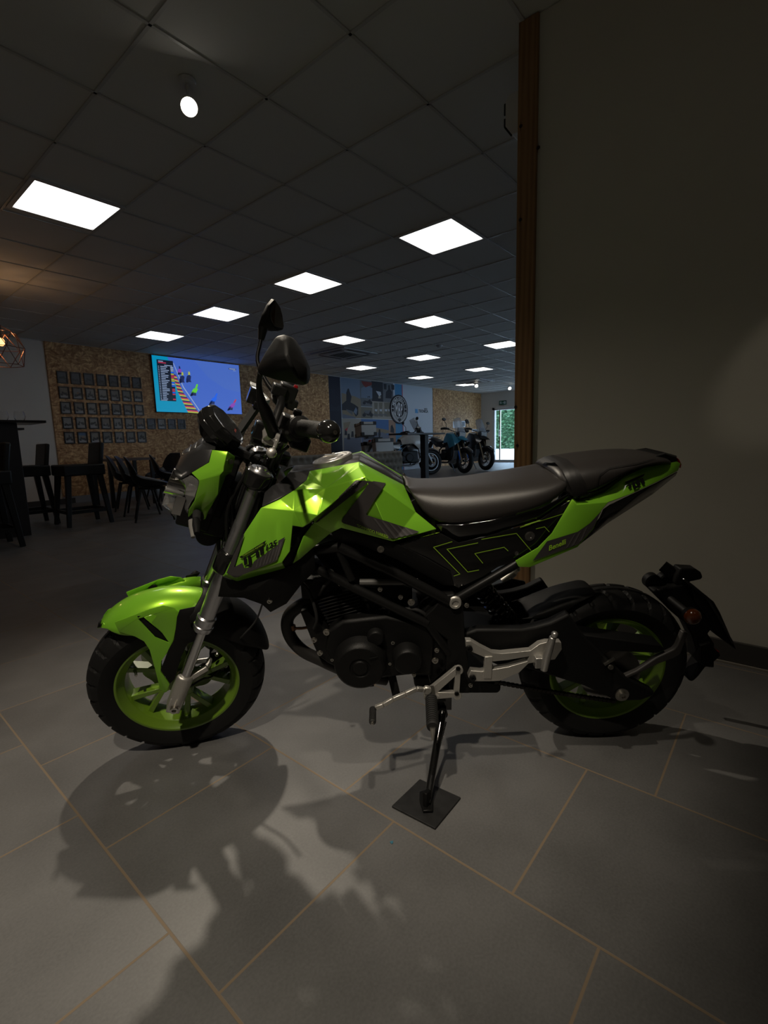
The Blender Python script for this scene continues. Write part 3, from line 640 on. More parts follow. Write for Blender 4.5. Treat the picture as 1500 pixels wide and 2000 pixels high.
# ---- instrument
ic = FT(445, 826, 0); idir = Vector((.50, -.10, .86)).normalized()
b = MB(FK); b.lathe(ic-idir*.052, idir, [(-.012, .030), (0, .046), (.012, .060), (.026, .064), (.027, .0625), (.030, .0625), (.031, .065), (.044, .062), (.052, .055), (.0525, .050)], 10)
ins = b.build('instrument_display', M_blackgloss, bike, bevel=.002, sm=25)
b = MB(FK); b.lathe(ic-idir*.0015, idir, [(0, .051), (.002, .050)], 10); b.build('display_glass', M_display, ins, sm=0)
b = MB(FK); uu, vv = perp(idir)
for k in range(5):
    a = .3*k; 
dxv = (Vector((0, 1, 0))-idir*idir.y).normalized(); dzv = idir.cross(dxv)
if dzv.z < 0: dzv = -dzv
c0 = ic+idir*.0012
b.add([c0+dxv*-.012+dzv*-.028, c0+dxv*.012+dzv*-.028, c0+dxv*.010+dzv*-.022, c0+dxv*-.010+dzv*-.022], [(0, 1, 2, 3)])
b.build('warning_strip', mat('dull_red', (.20, .03, .02), .4), ins, sm=0)
b = MB(FK); b.box(ic-idir*.07+Vector((.02, 0, -.02)), (.05, .06, .05)); b.bar(ic-idir*.06, (.0, 0, .70), .04, .02); b.build('display_mount', M_black, ins, bevel=.004)
# ---- handlebar
gi = FT(583, 834, -.215); ge = FT(636, 842, -.335); gd = (ge-gi).normalized(); be = ge+gd*.030
cbar = Vector((.015, 0, .78))
b = MB(FK); b.tube([my(ge), my(gi), Vector((.020, .13, .835)), Vector((.015, .07, .782)), cbar, Vector((.015, -.07, .782)), Vector((.020, -.13, .835)), gi, ge], .0112, 16, smooth=5)
hb = b.build('handlebar', M_black, bike)
def grip(a, e, d, mirror):
    f = my if mirror else (lambda v: v)
    b = MB(FK); L = (e-a).length; pr = [(0, .0225), (.004, .0235), (.010, .0235), (.014, .0165)]
    k = .016
    while k < L-.006: pr += [(k, .0172), (k+.0035, .0172), (k+.0036, .0168), (k+.0055, .0168)]; k += .006
    pr += [(L-.006, .0190), (L, .0190), (L, .012)]
    b.lathe(f(a), f(e)-f(a), pr, 24); g = b.build('grip', M_rubber, hb)
    b = MB(FK); b.lathe(f(e), f(e)-f(a), [(0, .020), (.004, .0215), (.016, .0218), (.026, .0190), (.034, .013), (.0385, .0065), (.0385, .0045), (.034, .004)], 28); w = b.build('bar_end_weight', M_blackgloss, hb)
    b = MB(FK); b.lathe(f(e), f(e)-f(a), [(.036, .0042), (.0395, .0042), (.0395, .0022), (.037, .002)], 12); b.build('end_screw', M_bolt, hb)
grip(gi, ge, gd, False); grip(gi, ge, gd, True)
b = MB(FK)   # switch cluster, near side
sc = FT(579, 838, -.195); b.lathe(sc-gd*.018, gd, [(0, .020), (.004, .030), (.036, .031), (.042, .026), (.046, .023)], 20); b.box(FT(585, 862, -.20), (.040, .045, .030)); b.box(FT(563, 826, -.19), (.035, .04, .032))
b.box(FT(581, 806, -.20), (.018, .018, .014)); b.box(FT(556, 850, -.18), (.02, .03, .03))
b.build('switch_cluster', M_black, hb, bevel=.004)
b = MB(FK); s2 = my(sc); b.lathe(s2+Vector((0, .012, 0)), (0, 1, 0), [(-.03, .018), (-.02, .028), (.02, .030), (.03, .022)], 20); b.box(FT(560, 768, .19), (.05, .05, .05)); b.box(FT(570, 790, .18), (.03, .03, .03)); b.box(FT(545, 762, .18), (.04, .05, .03)); b.build('switch_cluster', M_black, hb, bevel=.004)
b = MB(FK); b.box(FT(577, 757, .185), (.012, .018, .016)); b.build('kill_switch', M_red, hb, bevel=.003)
b = MB(FK); b.box(FT(497, 773, .17), (.034, .05, .042)); b.box(FT(505, 790, .16), (.03, .05, .02)); b.build('brake_reservoir', M_blackgloss, hb, bevel=.003)
b = MB(FK); q = FT(500, 753, .17); b.box(q+Vector((0, 0, .0)), (.032, .05, .004)); b.build('reservoir_cap', M_white, hb, bevel=.001)
b = MB(FK); b.bar(FT(505, 790, .16), FT(455, 862, .10), .016, .020); b.tube([FT(512, 770, .17), FT(492, 808, .15), FT(470, 850, .11), FT(462, 885, .08)], .0075, 8, smooth=4); b.build('clutch_cable', M_rubber, hb)
# clutch lever with ball end
b = MB(FK); lv = FS(H6((400, 760, -.150), (470, 690, -.165), (560, 760, -.20), (545, 850, -.26), (510, 930, -.31), (480, 985, -.34)))
for a, c, w1, w2 in ((0, 1, .03, .026), (1, 2, .026, .018), (2, 3, .018, .014), (3, 4, .014, .012), (4, 5, .012, .010)): b.bar(lv[a], lv[c], w1*.55, w1*.8, (0, 0, 1), w2*.55, w2*.8)
b.ball(lv[5], .0098, 20); b.box(FT(*H6((440, 820))[0], -.14), (.03, .04, .012)); b.build('clutch_lever', M_cast, hb, bevel=.002)
b = MB(FK); lv2 = [my(v) for v in lv]
for a in range(5): b.bar(lv2[a], lv2[a+1], .012, .016)
b.ball(lv2[5], .0098, 16); b.build('brake_lever', M_cast, hb, bevel=.002)
b = MB(FK); b.box(FT(*H6((370, 700))[0], -.13), (.045, .03, .04)); b.box(FT(*H6((300, 800))[0], -.10), (.03, .05, .02)); b.ball(FT(*H6((330, 690))[0], -.12), .020, 16); b.build('lever_perch', M_blackgloss, hb, bevel=.004)
b = MB(FK); b.box(FT(*H6((250, 800))[0], -.06), (.014, .02, .03)); b.cyl(FT(*H6((350, 640))[0], -.05), FT(*H6((430, 640))[0], -.05), .012); b.build('ignition_ring', M_chrome, hb, bevel=.003)
for pts, r in (([H6((700, 900, -.17)), H6((560, 1000, -.14)), H6((400, 980, -.08)), H6((230, 1000, -.03)), H6((150, 1150, 0))], .004), ([H6((620, 860, -.16)), H6((480, 900, -.10)), H6((300, 870, -.05)), H6((180, 920, 0)), H6((100, 1050, .02))], .0045), ([H6((560, 1000, -.10)), H6((500, 1100, -.09)), H6((480, 1200, -.08)), H6((520, 1290, -.07))], .004)):
    b = MB(FK); b.tube([FT(*p[0]) for p in pts], r, 8, smooth=5); b.build('control_cable', M_rubber, hb)
# ---- mirrors
b = MB(FK); b.tube([FT(534, 848, -.19), FT(530, 834, -.20), FT(520, 806, -.215), FT(511, 785, -.225), FT(507, 765, -.235), FT(506, 745, -.245), FT(509, 728, -.26)], [.013, .0135, .0130, .0095, .0065, .0055, .0055], 14, smooth=4)
ms = b.build('mirror', M_black, bike)
b = MB(FK); ol = Z3((712, 580, -.262), (770, 470, -.275), (850, 345, -.285), (905, 333, -.290), (955, 350, -.298), (1015, 440, -.31), (1070, 570, -.325), (1073, 640, -.325), (1055, 690, -.322), (1000, 682, -.315), (850, 650, -.292), (760, 620, -.272))
inn = Z3((840, 500, -.325), (925, 475, -.350), (960, 560, -.355), (1000, 640, -.345), (860, 590, -.32), (920, 400, -.325))
O_ = FS(ol); I_ = FS(inn); Bk = [v+Vector((.012, .045, 0)) for v in O_]
b.add(O_+I_, [(0, 1, 12), (1, 2, 17, 12), (2, 3, 17), (3, 4, 17), (4, 5, 13, 17), (12, 17, 13), (5, 6, 14, 13), (6, 7, 15, 14), (7, 8, 15), (8, 9, 15), (9, 10, 16, 14, 15), (10, 11, 16), (11, 0, 12, 16), (12, 13, 14, 16)])
b.add(O_+Bk, [(i, (i+1) % 12, (i+1) % 12+12, i+12) for i in range(12)])
b.build('mirror_shell', M_shell, ms, weld=.0005, bevel=.006, bseg=3, sm=50)
b = MB(FK); c_ = sum(Bk, Vector())/12; G = [c_+(v-c_)*.93 for v in Bk]; b.prism(G, (.002, .003, 0)); b.build('mirror_glass', M_glass, ms, sm=0)
b = MB(FK); b.tube([FT(543, 775, .19), FT(520, 745, .22), FT(503, 705, .26), FT(508, 672, .285), FT(512, 656, .295)], [.009, .006, .0055, .0055, .0055], 12, smooth=4)
b.tube([FT(510, 664, .293), FT(514, 640, .30)], [.0085, .0145], 14)
m2 = b.build('mirror', M_black, bike)
fr = Z3((845, 88, .33), (882, 140, .35), (898, 200, .36), (908, 280, .375), (903, 300, .375), (870, 305, .36), (835, 280, .335), (812, 240, .32), (803, 190, .31), (810, 125, .315))
bk = Z3((820, 84, .36), (840, 84, .38), (860, 150, .41), (880, 250, .43), (870, 310, .42), (820, 312, .40), (740, 300, .345), (722, 288, .335), (750, 200, .345), (782, 130, .35))
b = MB(FK); A_ = FS(fr); B_ = FS(bk); b.rings([A_, [a.lerp(c, .5)*1 for a, c in zip(A_, B_)], B_], caps=True); b.build('mirror_shell', M_shell, m2, bevel=.003, sm=60)
b = MB(FK); c_ = sum(A_, Vector())/10; nrm = (A_[3]-A_[0]).cross(A_[7]-A_[0]).normalized()
if nrm.x < 0: nrm = -nrm
b.prism([c_+(v-c_)*.90+nrm*.001 for v in A_], nrm*.0015); b.build('mirror_glass', M_glass, m2, sm=0)
# ---- decals lying on a surface
def bvh_of(objs):
    V = []; F = []
    dg = bpy.context.evaluated_depsgraph_get()
    for o in objs:
        e = o.evaluated_get(dg); me = e.to_mesh(); n = len(V); V += [v.co.copy() for v in me.vertices]; F += [tuple(i+n for i in p.vertices) for p in me.polygons]; e.to_mesh_clear()
    return BVHTree.FromPolygons(V, F)
def project(V2, F2, bvh, off, cuts=3.):
    "lay flat shapes measured in the photo onto a body panel"
    bm = bmesh.new(); vs = [bm.verts.new((x, y, 0)) for x, y in V2]
    for f in F2:
        try: bm.faces.new([vs[i] for i in f])
        except ValueError: pass
    bmesh.ops.triangulate(bm, faces=bm.faces)
    for _ in range(6):
        es = [e for e in bm.edges if e.calc_length() > cuts]
        if not es: break
        bmesh.ops.subdivide_edges(bm, edges=es, cuts=1); bmesh.ops.triangulate(bm, faces=bm.faces)
    bm.verts.index_update(); P = {}
    for v in bm.verts:
        d = bray(v.co.x, v.co.y); h = bvh.ray_cast(CB, d)
        if h[0] is not None:
            nn = h[1] if h[1].dot(d) < 0 else -h[1]; P[v.index] = h[0]+nn*(off+.0010)-d*.0012
    idx = {k: i for i, k in enumerate(P)}
    Fo = [tuple(idx[v.index] for v in f.verts) for f in bm.faces if all(v.index in P for v in f.verts)]
    V = [P[k] for k in P]; bm.free(); return V, Fo
from mathutils.geometry import tessellate_polygon
def decal(name, m, polys, bvh, parent, off=.0012):
    b = MB()
    for pl in polys:
        pl = [(p[0], p[1]) for p in pl]; tr = tessellate_polygon([[Vector((x, y, 0)) for x, y in pl]])
        V, F = project(pl, tr, bvh, off); b.add(V, F)
    return b.build(name, m, parent, sm=60)
def line(pts, w):
    out = []
    for a, c in zip(pts[:-1], pts[1:]):
        a = Vector(a[:2]); c = Vector(c[:2]); d = (c-a).normalized(); n = Vector((-d.y, d.x))*w/2; a = a-d*w*.4; c = c+d*w*.4
        out.append([tuple(a+n), tuple(c+n), tuple(c-n), tuple(a-n)])
    return out
def decal_text(name, m, txt, o, ux, uy, bvh, parent, off=.0018, bold=.01):
    "text with its origin, width direction and height direction given in photo pixels (per unit of font size)"
    V, F = text2d(txt, 1., 'LEFT', bold); V2 = [(o[0]+ux[0]*v.x+uy[0]*v.y, o[1]+ux[1]*v.x+uy[1]*v.y) for v in V]
    V, F = project(V2, F, bvh, off, 4.); b = MB(); b.add(V, F); return b.build(name, m, parent, sm=60)
# ---- fuel tank and front shroud
tv = C5((615, 182, -.045), (905, 128, -.072), (905, 157, -.106), (940, 215, -.145), (708, 285, -.138), (612, 345, -.155), (660, 440, -.180), (530, 290, -.125),
        (440, 345, -.150), (330, 395, -.160), (235, 540, -.170), (520, 415, -.166), (515, 500, -.174), (575, 510, -.170), (640, 466, -.170),
        (500, 650, -.186), (455, 712, -.190), (190, 794, -.182), (116, 782, -.178), (470, 745, -.172), (190, 822, -.166), (106, 792, -.168),
        (1165, 265, -.054), (1235, 420, -.112), (1358, 520, -.130), (1100, 592, -.138), (800, 512, -.140), (740, 540, -.138), (640, 622, -.145),
        (578, 560, -.158), (515, 722, -.160), (560, 692, -.152), (598, 235, -.070), (640, 480, -.155), (1062, 256, -.098), (850, 300, -.150), (800, 400, -.148))
tf = [(0, 1, 2, 4, 5, 7, 32), (5, 4, 2, 3, 6), (7, 5, 11, 8), (8, 11, 12, 10, 9), (11, 5, 6, 13, 12), (10, 12, 15, 16, 17, 18), (18, 17, 16, 19, 20, 21),
      (2, 1, 34, 3), (1, 22, 34), (34, 22, 23, 3), (3, 23, 24, 25), (3, 25, 26, 36), (3, 36, 33), (36, 26, 27, 33), (33, 27, 28, 31, 30, 29), (6, 3, 33, 14), (6, 14, 13)]
tank = side('fuel_tank', M_green, tv, tf, solid=.004, bevel=.003, sm=14)
side('shroud_vent', M_shell, C5((640, 462, -.152), (570, 508, -.152), (540, 560, -.158), (500, 650, -.166), (452, 714, -.170), (465, 750, -.158), (520, 726, -.150), (585, 560, -.146)), [(0, 1, 2, 7), (2, 3, 6, 7), (3, 4, 5, 6)], tank, mirror='split')
# black cover on top of the tank with the filler cap
tc_ = C5((495, 192, -.045), (615, 184, -.043), (905, 130, -.070), (1165, 268, -.052), (1162, 240, 0), (905, 92, 0), (745, 112, 0), (605, 168, 0), (480, 205, 0),
         (598, 236, -.068), (530, 292, -.120), (440, 342, -.145), (335, 392, -.155), (350, 310, -.12), (395, 268, -.10), (440, 245, -.09), (1050, 185, -.035), (1055, 170, 0), (905, 112, -.036))
tcv = side('tank_cover', M_cover, tc_, [(0, 1, 2, 18, 6, 7, 8), (2, 3, 16, 18), (18, 16, 17, 5, 6), (16, 3, 4, 17), (0, 9, 1), (0, 15, 9), (15, 14, 10, 9), (14, 13, 11, 10), (13, 12, 11)], tank, solid=.004, bevel=.005)
bv = bvh_of([tcv])
b = MB(); h = bv.ray_cast(CB, bray(649, 897)); cc = h[0]; cn = Vector((-.22, 0, 1)).normalized(); cc = Vector((cc.x, 0, cc.z))
b.lathe(cc, cn, [(-.01, .052), (.003, .052), (.006, .048), (.006, .040), (.0035, .038), (.0035, .030), (.006, .028), (.008, .012), (.008, .004)], 40)
cap = b.build('fuel_cap', M_alu, tank, bevel=.001)
u_, v_ = perp(cn); b = MB()
for k in range(1): hexbolt_p = cc+cn*.004+(u_*math.cos(k*1.047)+v_*math.sin(k*1.047))*.044; b.lathe(hexbolt_p, cn, [(0, .004), (.004, .004), (.004, .002)], 10)
b.box(cc+cn*.010, (.034, .012, .004)); b.build('cap_screw', M_bolt, cap)
# stickers
bt = bvh_of([tank])
G1 = L8((320, 22), (150, 560), (285, 490), (310, 572), (430, 562), (465, 480), (505, 440), (520, 430), (650, 352), (690, 312), (862, 195), (868, 132), (975, 70), (890, 340), (832, 465), (200, 718), (150, 718), (26, 655), (118, 425), (256, 140))
st = decal('sticker', M_sticker, [G1], bt, tank)
decal('sticker_stripes', M_sticker2, [L8(*q) for q in (((905, 150), (930, 150), (850, 440), (822, 455)), ((850, 240), (872, 225), (800, 460), (775, 475)), ((790, 275), (812, 262), (745, 480), (715, 492)), ((735, 305), (752, 300), (690, 502), (660, 512)), ((675, 345), (692, 335), (640, 520), (612, 530)), ((600, 400), (615, 392), (580, 545), (555, 553)), ((540, 430), (552, 425), (520, 565), (498, 573)))], bt, st, .0018)
logo = [L8((235, 395), (672, 124), (645, 188), (275, 415)), L8((302, 408), (350, 382), (362, 500), (318, 535)), L8((372, 380), (420, 352), (442, 530), (405, 552), (340, 545), (388, 510)), L8((420, 362), (545, 268), (560, 388), (515, 416), (502, 325), (430, 372)), L8((562, 250), (618, 205), (632, 335), (582, 368))]
decal('sticker_logo', M_blk, logo, bt, st, .0022)
decal_text('sticker_text', M_limeline, 'TORNADO NAKED', (440+292/8.333, 1040+392/8.333), (4.75, -2.75), (-1.9, -3.8), bt, st, .0030, .005)
decal_text('sticker_text', M_blk, '125', (440+648/8.333, 1040+303/8.333), (15.5, -8.2), (1.6, -15.5), bt, st, .0026, .045)
G2 = [C5((885, 237), (932, 234), (1058, 254), (1005, 330), (945, 430), (952, 437), (1255, 535), (1240, 545), (1104, 574), (815, 485), (802, 476), (806, 460), (958, 255), (955, 248), (660, 478), (640, 480))]
s2 = decal('sticker', M_sticker, G2, bt, tank)
decal('sticker_stripes', M_sticker2, [C5(*q) for q in (((985, 452), (1000, 457), (1090, 575), (1075, 572)), ((1030, 466), (1045, 471), (1130, 572), (1112, 575)), ((1075, 480), (1090, 485), (1165, 563), (1148, 567)), ((1120, 494), (1135, 499), (1195, 556), (1180, 560)), ((1165, 508), (1180, 513), (1225, 550), (1210, 553)))], bt, s2, .0018)
decal_text('sticker_text', M_limeline, 'TORNADO NAKED', (400+893/3, 860+503/3), (7.0, 2.65), (-1.1, -8.), bt, s2, .0022, .01)
# lower black scoop under the shroud
side('radiator_scoop', M_shell, C5((104, 795, -.160), (190, 824, -.160), (470, 748, -.165), (560, 694, -.145), (640, 624, -.140), (650, 760, -.130), (560, 850, -.140), (480, 955, -.14), (385, 1006, -.135), (335, 960, -.15), (230, 922, -.155), (78, 915, -.140), (300, 870, -.175), (480, 830, -.16)),
     [(0, 1, 12, 11), (1, 2, 13, 12), (2, 3, 4, 5, 13), (13, 5, 6, 7), (12, 13, 7, 9, 10), (7, 8, 9), (11, 12, 10)], bike)
b = MB(); hexbolt(b, T(*C5((380, 940))[0], -.15), .0055); b.build('scoop_bolt', M_bolt, bike)
# ---- seat
def sec(pts): return pts
C_ = C7((22, 240), (60, 240), (110, 242), (200, 241), (320, 233), (450, 216), (560, 200), (640, 190), (720, 172), (775, 160))
E_ = C7((35, 260), (70, 340), (110, 415), (190, 476), (310, 478), (450, 457), (600, 424), (715, 392), (800, 348), (845, 305))
W_ = [.07, .085, .10, .115, .125, .130, .135, .135, .125, .11]
b = MB(); shell(b, [T(*p, .05) for p in C_], [T(p[0], p[1], -w) for p, w in zip(E_, W_)], W_, n=10, ex=.62)
for r in (0, -1): pass
seat = b.build('seat', M_leather, bike, solid=.01, off=-1, sub=1, sm=60)
C_ = C7((705, 172), (725, 145), (770, 134), (850, 121), (950, 108), (1060, 99), (1180, 97), (1250, 104), (1285, 122), (1302, 150))
E_ = C7((815, 300), (850, 335), (900, 340), (970, 318), (1035, 292), (1110, 238), (1190, 197), (1240, 182), (1280, 173), (1298, 166))
W_ = [.10, .115, .12, .12, .115, .11, .10, .09, .075, .055]
b = MB(); shell(b, [T(*p, .04) for p in C_], [T(p[0], p[1], -w) for p, w in zip(E_, W_)], W_, n=10, ex=.6)
pil = b.build('pillion_seat', M_leather, bike, solid=.01, off=-1, sub=1, sm=60)
bs = bvh_of([pil, seat])
decal('seat_strap', mat('seat_strap', (.012, .011, .011), .45), [C7((735, 150), (780, 142), (850, 165), (905, 220), (935, 270), (945, 325), (880, 345), (865, 290), (825, 215), (790, 180), (712, 172))], bs, pil, .008)
decal('seat_piping', M_blk, line(C7((1000, 300), (1002, 250), (1015, 225), (1060, 195), (1200, 172), (1290, 150)), 1.2), bs, pil, .0012)
decal('stitching', M_stitch, line(C7((178, 462), (210, 472), (310, 470), (450, 450), (600, 417), (712, 388), (780, 352)), .7), bs, seat, .0012)
side('seat_base', M_blackgloss, C7((185, 476, -.113), (310, 478, -.122), (450, 458, -.127), (600, 426, -.131), (715, 393, -.131), (800, 350, -.124), (850, 322, -.118), (870, 348, -.112), (820, 378, -.112), (700, 458, -.115), (560, 497, -.115), (440, 532, -.115), (310, 567, -.110), (250, 545, -.11), (210, 505, -.11)),
     [(0, 1, 12, 13, 14), (1, 2, 11, 12), (2, 3, 10, 11), (3, 4, 9, 10), (4, 5, 8, 9), (5, 6, 7, 8)], seat)
side('tail_base', M_shell, C7((880, 345, -.115), (960, 320, -.117), (1038, 290, -.110), (1112, 236, -.104), (1192, 196, -.092), (1295, 165, -.055), (1290, 135, -.05), (1340, 122, -.045), (1400, 140, -.03), (1400, 158, -.035), (1225, 196, -.070), (1140, 236, -.080), (1030, 322, -.092), (900, 356, -.105), (1340, 115, 0), (1400, 132, 0), (1290, 128, 0)),
     [(0, 1, 2, 12, 13), (2, 3, 11, 12), (3, 4, 10, 11), (4, 5, 9, 10), (5, 6, 7, 8, 9), (6, 16, 14, 7), (7, 14, 15, 8)], pil)
# ---- side cover with lime lines
sc_ = side('side_cover', M_blackgloss, C7((-40, 585, -.128), (205, 518, -.124), (300, 568, -.122), (440, 535, -.120), (560, 500, -.120), (700, 460, -.120), (855, 358, -.118), (878, 362, -.118), (770, 520, -.118), (700, 592, -.118), (590, 662, -.118), (500, 690, -.117), (420, 740, -.116), (300, 800, -.115), (265, 780, -.117), (100, 680, -.12), (-40, 620, -.122)),
     [(0, 1, 2, 14, 15, 16), (2, 3, 12, 13, 14), (3, 4, 11, 12), (4, 5, 10, 11), (5, 9, 10), (5, 6, 7, 8, 9)], bike, bevel=.002)
bc = bvh_of([sc_])
ll = []
for pts in (((0, 572), (205, 518)), ((265, 562), (172, 590), (305, 725), (275, 735)), ((395, 568), (240, 600), (345, 715), (400, 705)), ((548, 608), (528, 590), (380, 622), (420, 670)), ((415, 550), (590, 520), (662, 605)), ((610, 490), (830, 420)), ((690, 497), (732, 487), (755, 512)), ((820, 370), (860, 358))): ll += line(C7(*pts), 1.3)
decal('sticker_line', M_limeline, ll, bc, sc_, .0012)
b = MB(); hexbolt(b, T(*C7((658, 535))[0], -.120), .010, h=.004); hexbolt(b, T(*C7((592, 622))[0], -.119), .005, h=.003); b.build('cover_bolt', M_steel, sc_)
b = MB(); hexbolt(b, T(*C5((1030, 638))[0], -.135), .007, h=.004); b.build('cover_bolt', M_bolt, sc_)
side('airbox_cover', M_shell, C5((742, 542, -.132), (800, 514, -.134), (1100, 594, -.132), (1200, 640, -.128), (1300, 690, -.126), (1440, 770, -.124), (1462, 850, -.118), (1400, 850, -.116), (1130, 700, -.12), (880, 600, -.122), (760, 600, -.12)),
     [(0, 1, 2, 9, 10), (2, 3, 8, 9), (3, 4, 5, 8), (5, 6, 7, 8)], bike)
# ---- green tail
tl = side('tail_panel', M_green, C7((872, 347, -.121), (900, 353, -.106), (1030, 316, -.098), (1055, 366, -.126), (895, 378, -.130), (1136, 229, -.084), (1222, 191, -.072), (1400, 159, -.045), (1420, 168, -.043), (1405, 206, -.050), (1300, 262, -.090), (1176, 320, -.108),
     (1020, 405, -.132), (980, 500, -.136), (900, 590, -.136), (660, 692, -.130), (602, 690, -.128), (585, 660, -.126), (700, 592, -.129), (770, 520, -.130), (1030, 400, -.12)),
     [(0, 1, 2, 3, 4), (2, 5, 6, 10, 11, 3), (6, 7, 8, 9, 10), (0, 4, 19), (4, 3, 12, 13, 14, 19), (19, 14, 15, 18), (18, 15, 16, 17)], bike, bevel=.0035)
btl = bvh_of([tl])
s3 = decal('sticker', M_sticker, [C7((1018, 408), (975, 498), (905, 575), (672, 660), (745, 560), (900, 512), (960, 470))], btl, tl)
decal('sticker_stripes', M_sticker2, [C7(*q) for q in (((905, 515), (918, 508), (880, 580), (865, 585)), ((880, 525), (890, 520), (850, 590), (838, 595)), ((940, 490), (950, 485), (920, 555), (905, 565)))], btl, s3, .0018)
decal_text('sticker_text', M_limeline, 'Benelli', (780+752/2.586, 840+608/2.586), (12.6, -5.2), (.8, -14.), btl, s3, .0022, .02)
decal('tail_logo', M_blk, [C7(*q) for q in (((1135, 265), (1236, 222), (1228, 236), (1146, 273)), ((1150, 277), (1163, 271), (1171, 290), (1160, 296)), ((1170, 268), (1183, 262), (1190, 286), (1206, 279), (1209, 290), (1182, 300)), ((1188, 259), (1204, 252), (1216, 278), (1204, 284)), ((1210, 250), (1226, 243), (1238, 272), (1226, 276)))], btl, tl, .0028)
side('tail_underside', M_blackgloss, C7((1030, 400, -.122), (1062, 378, -.118), (1176, 324, -.102), (1300, 266, -.084), (1404, 210, -.046), (1395, 228, -.04), (1275, 325, -.06), (1050, 470, -.085), (908, 578, -.118), (985, 500, -.130)),
     [(0, 1, 8, 9), (1, 2, 7, 8), (2, 3, 6, 7), (3, 4, 5, 6)], tl)
b = MB(); P = [T(*C7(p)[0][:2], p[2]) for p in ((1395, 138, -.03), (1415, 150, -.04), (1426, 172, -.040), (1422, 192, -.040), (1412, 190, -.035))]
b.rings([[Vector((v.x, y, v.z)) for v in P] for y in (-.04, -.02, .0, .02, .04)]); b.build('tail_light', M_red, bike, bevel=.004)
# ---- frame
def tb(b, pts, r, y=None, s=0): b.tube([T(p[0], p[1], p[2] if y is None else y) for p in pts], r, 12, smooth=s)
b = MB(); Y = -.125
tb(b, C6((400, 30, Y), (700, 165, Y), (1100, 372, Y)), .0135); tb(b, C6((150, 145, -.06), (210, 140, -.11), (560, 320, Y), (960, 515, Y)), .0125)
tb(b, C6((390, 30, Y), (480, 235, Y)), .010); tb(b, C6((-10, 30, -.05), (120, 60, -.10), (400, 28, Y)), .0135)
tb(b, C6((1150, 355, -.115), (1500, 150, -.115), (1560, 110, -.11)), .012); tb(b, C6((960, 515, Y), (1100, 700, -.12)), .012)
tb(b, C5((560, 720, -.11), (470, 840, -.07)), .012)
b.mirror_y(); b.cyl(T(*C6((1135, 375))[0], -.12), my(T(*C6((1135, 375))[0], -.12)), .014)
frm = b.build('frame', M_blackmetal, bike)
b = MB(); tb(b, C6((530, 252, -.118), (700, 250, -.118), (900, 248, -.118)), .0085); b.build('frame_tube', mat('grey_tube', (.10, .098, .095), .35), frm)
pts = C6((1000, 420), (1060, 340), (1130, 330), (1190, 390), (1200, 600), (1215, 700), (1240, 880), (1230, 960), (1110, 960), (1080, 800), (1090, 620), (1010, 560), (945, 470))
slabside('pivot_plate', M_shell, pts, -.130, -.095, mirror=True)
slabside('pivot_plate', M_blackmetal, C6((930, 440), (1010, 340), (1100, 470), (1090, 800), (980, 900), (900, 600)), -.115, .11)
b = MB(); b.lathe(T(*C6((1135, 375))[0], -.128), (0, -1, 0), [(0, .0165), (.004, .0165), (.006, .0145), (.012, .0145), (.012, .009), (.009, .0085)], 24); b.build('pivot_bolt', M_cast, frm)
for q, r in (((858, 378), .0075), ((790, 345), .005), ((403, 260), .004), ((320, 568), .0075), ((240, 617), .006), ((277, 700), .006), ((660, 295), .005), ((1010, 748), .007), ((1020, 683), .005), ((741, 632), .005), ((722, 765), .004), ((1210, 397), .005), ((355, 740), .004), ((875, 838), .0045), ((1235, 905), .0045)):
    b = MB(); hexbolt(b, T(*C6(q)[0], -.136 if q[0] > 1000 or q[0] > 850 and q[1] > 700 else -.12), r); b.build('engine_bolt', M_bolt, frm)
b = MB(); P = [T(x, y, 0) for x, y in C5((640, 560), (900, 480), (1150, 330), (1225, 290), (1330, 400), (1330, 560), (1560, 560), (1640, 700), (1500, 860), (1300, 800), (1000, 760), (760, 720))]; b.prism([v+Vector((0, -.085, 0)) for v in P], (0, .17, 0)); b.build('battery_box', M_shell, bike, bevel=.01)
# ---- engine
eng = slabside('engine', M_engine, C6((330, 560), (420, 500), (700, 470), (950, 520), (1010, 600), (990, 850), (860, 845), (700, 862), (480, 900), (400, 830), (345, 760), (310, 680)), -.125, .13, bevel=.008)
ax = (T(*C6((560, 300))[0], -.1)-T(*C6((200, 400))[0], -.1)).normalized(); dn = Vector((ax.z, 0, -ax.x))
if dn.z > 0: dn = -dn
q0 = T(*C6((385, 345))[0], -.1); q0 = Vector((q0.x, 0, q0.z))
My = Matrix((ax, Vector((0, 1, 0)), -dn)).transposed()
for k in range(9): b.box(q0+dn*(k*.0095), (.115-.002*k, .185, .0035), My)
b.box(q0+dn*.04, (.09, .15, .11), My); b.box(q0-dn*.03, (.10, .15, .05), My)
b.build('cylinder_fins', M_engine, eng, bevel=.001)
def cover(c, r, y, h, name='engine_cover', n=40, inner=True, par=eng):
    o = T(*c, y); b = MB()
    pr = [(-.03, r*1.04), (0, r*1.04), (.004, r*1.02), (h*.5, r), (h*.85, r*.93), (h, r*.84)]
    if inner: pr += [(h, r*.40), (h-.003, r*.37), (h-.003, r*.30), (h+.001, r*.27), (h+.001, .001)]
    b.lathe(o, (0, -1, 0), pr, n); return b.build(name, M_engine, par, bevel=.0015)
g = cover(C6((535, 752))[0], .068, -.132, .034); cover(C6((832, 730))[0], .038, -.136, .028, inner=False); cover(C6((632, 590))[0], .022, -.125, .02, inner=False)
o = T(*C6((535, 752))[0], -.168)
for a in (1.15, 3.2, -.95, 2.1, .2): b = MB(); b.bar(o+Vector((math.cos(a)*.024, 0, math.sin(a)*.024)), o+Vector((math.cos(a)*.045, .001, math.sin(a)*.045)), .003, .003, (0, 1, 0))
b.build('cover_rib', M_engine, g)
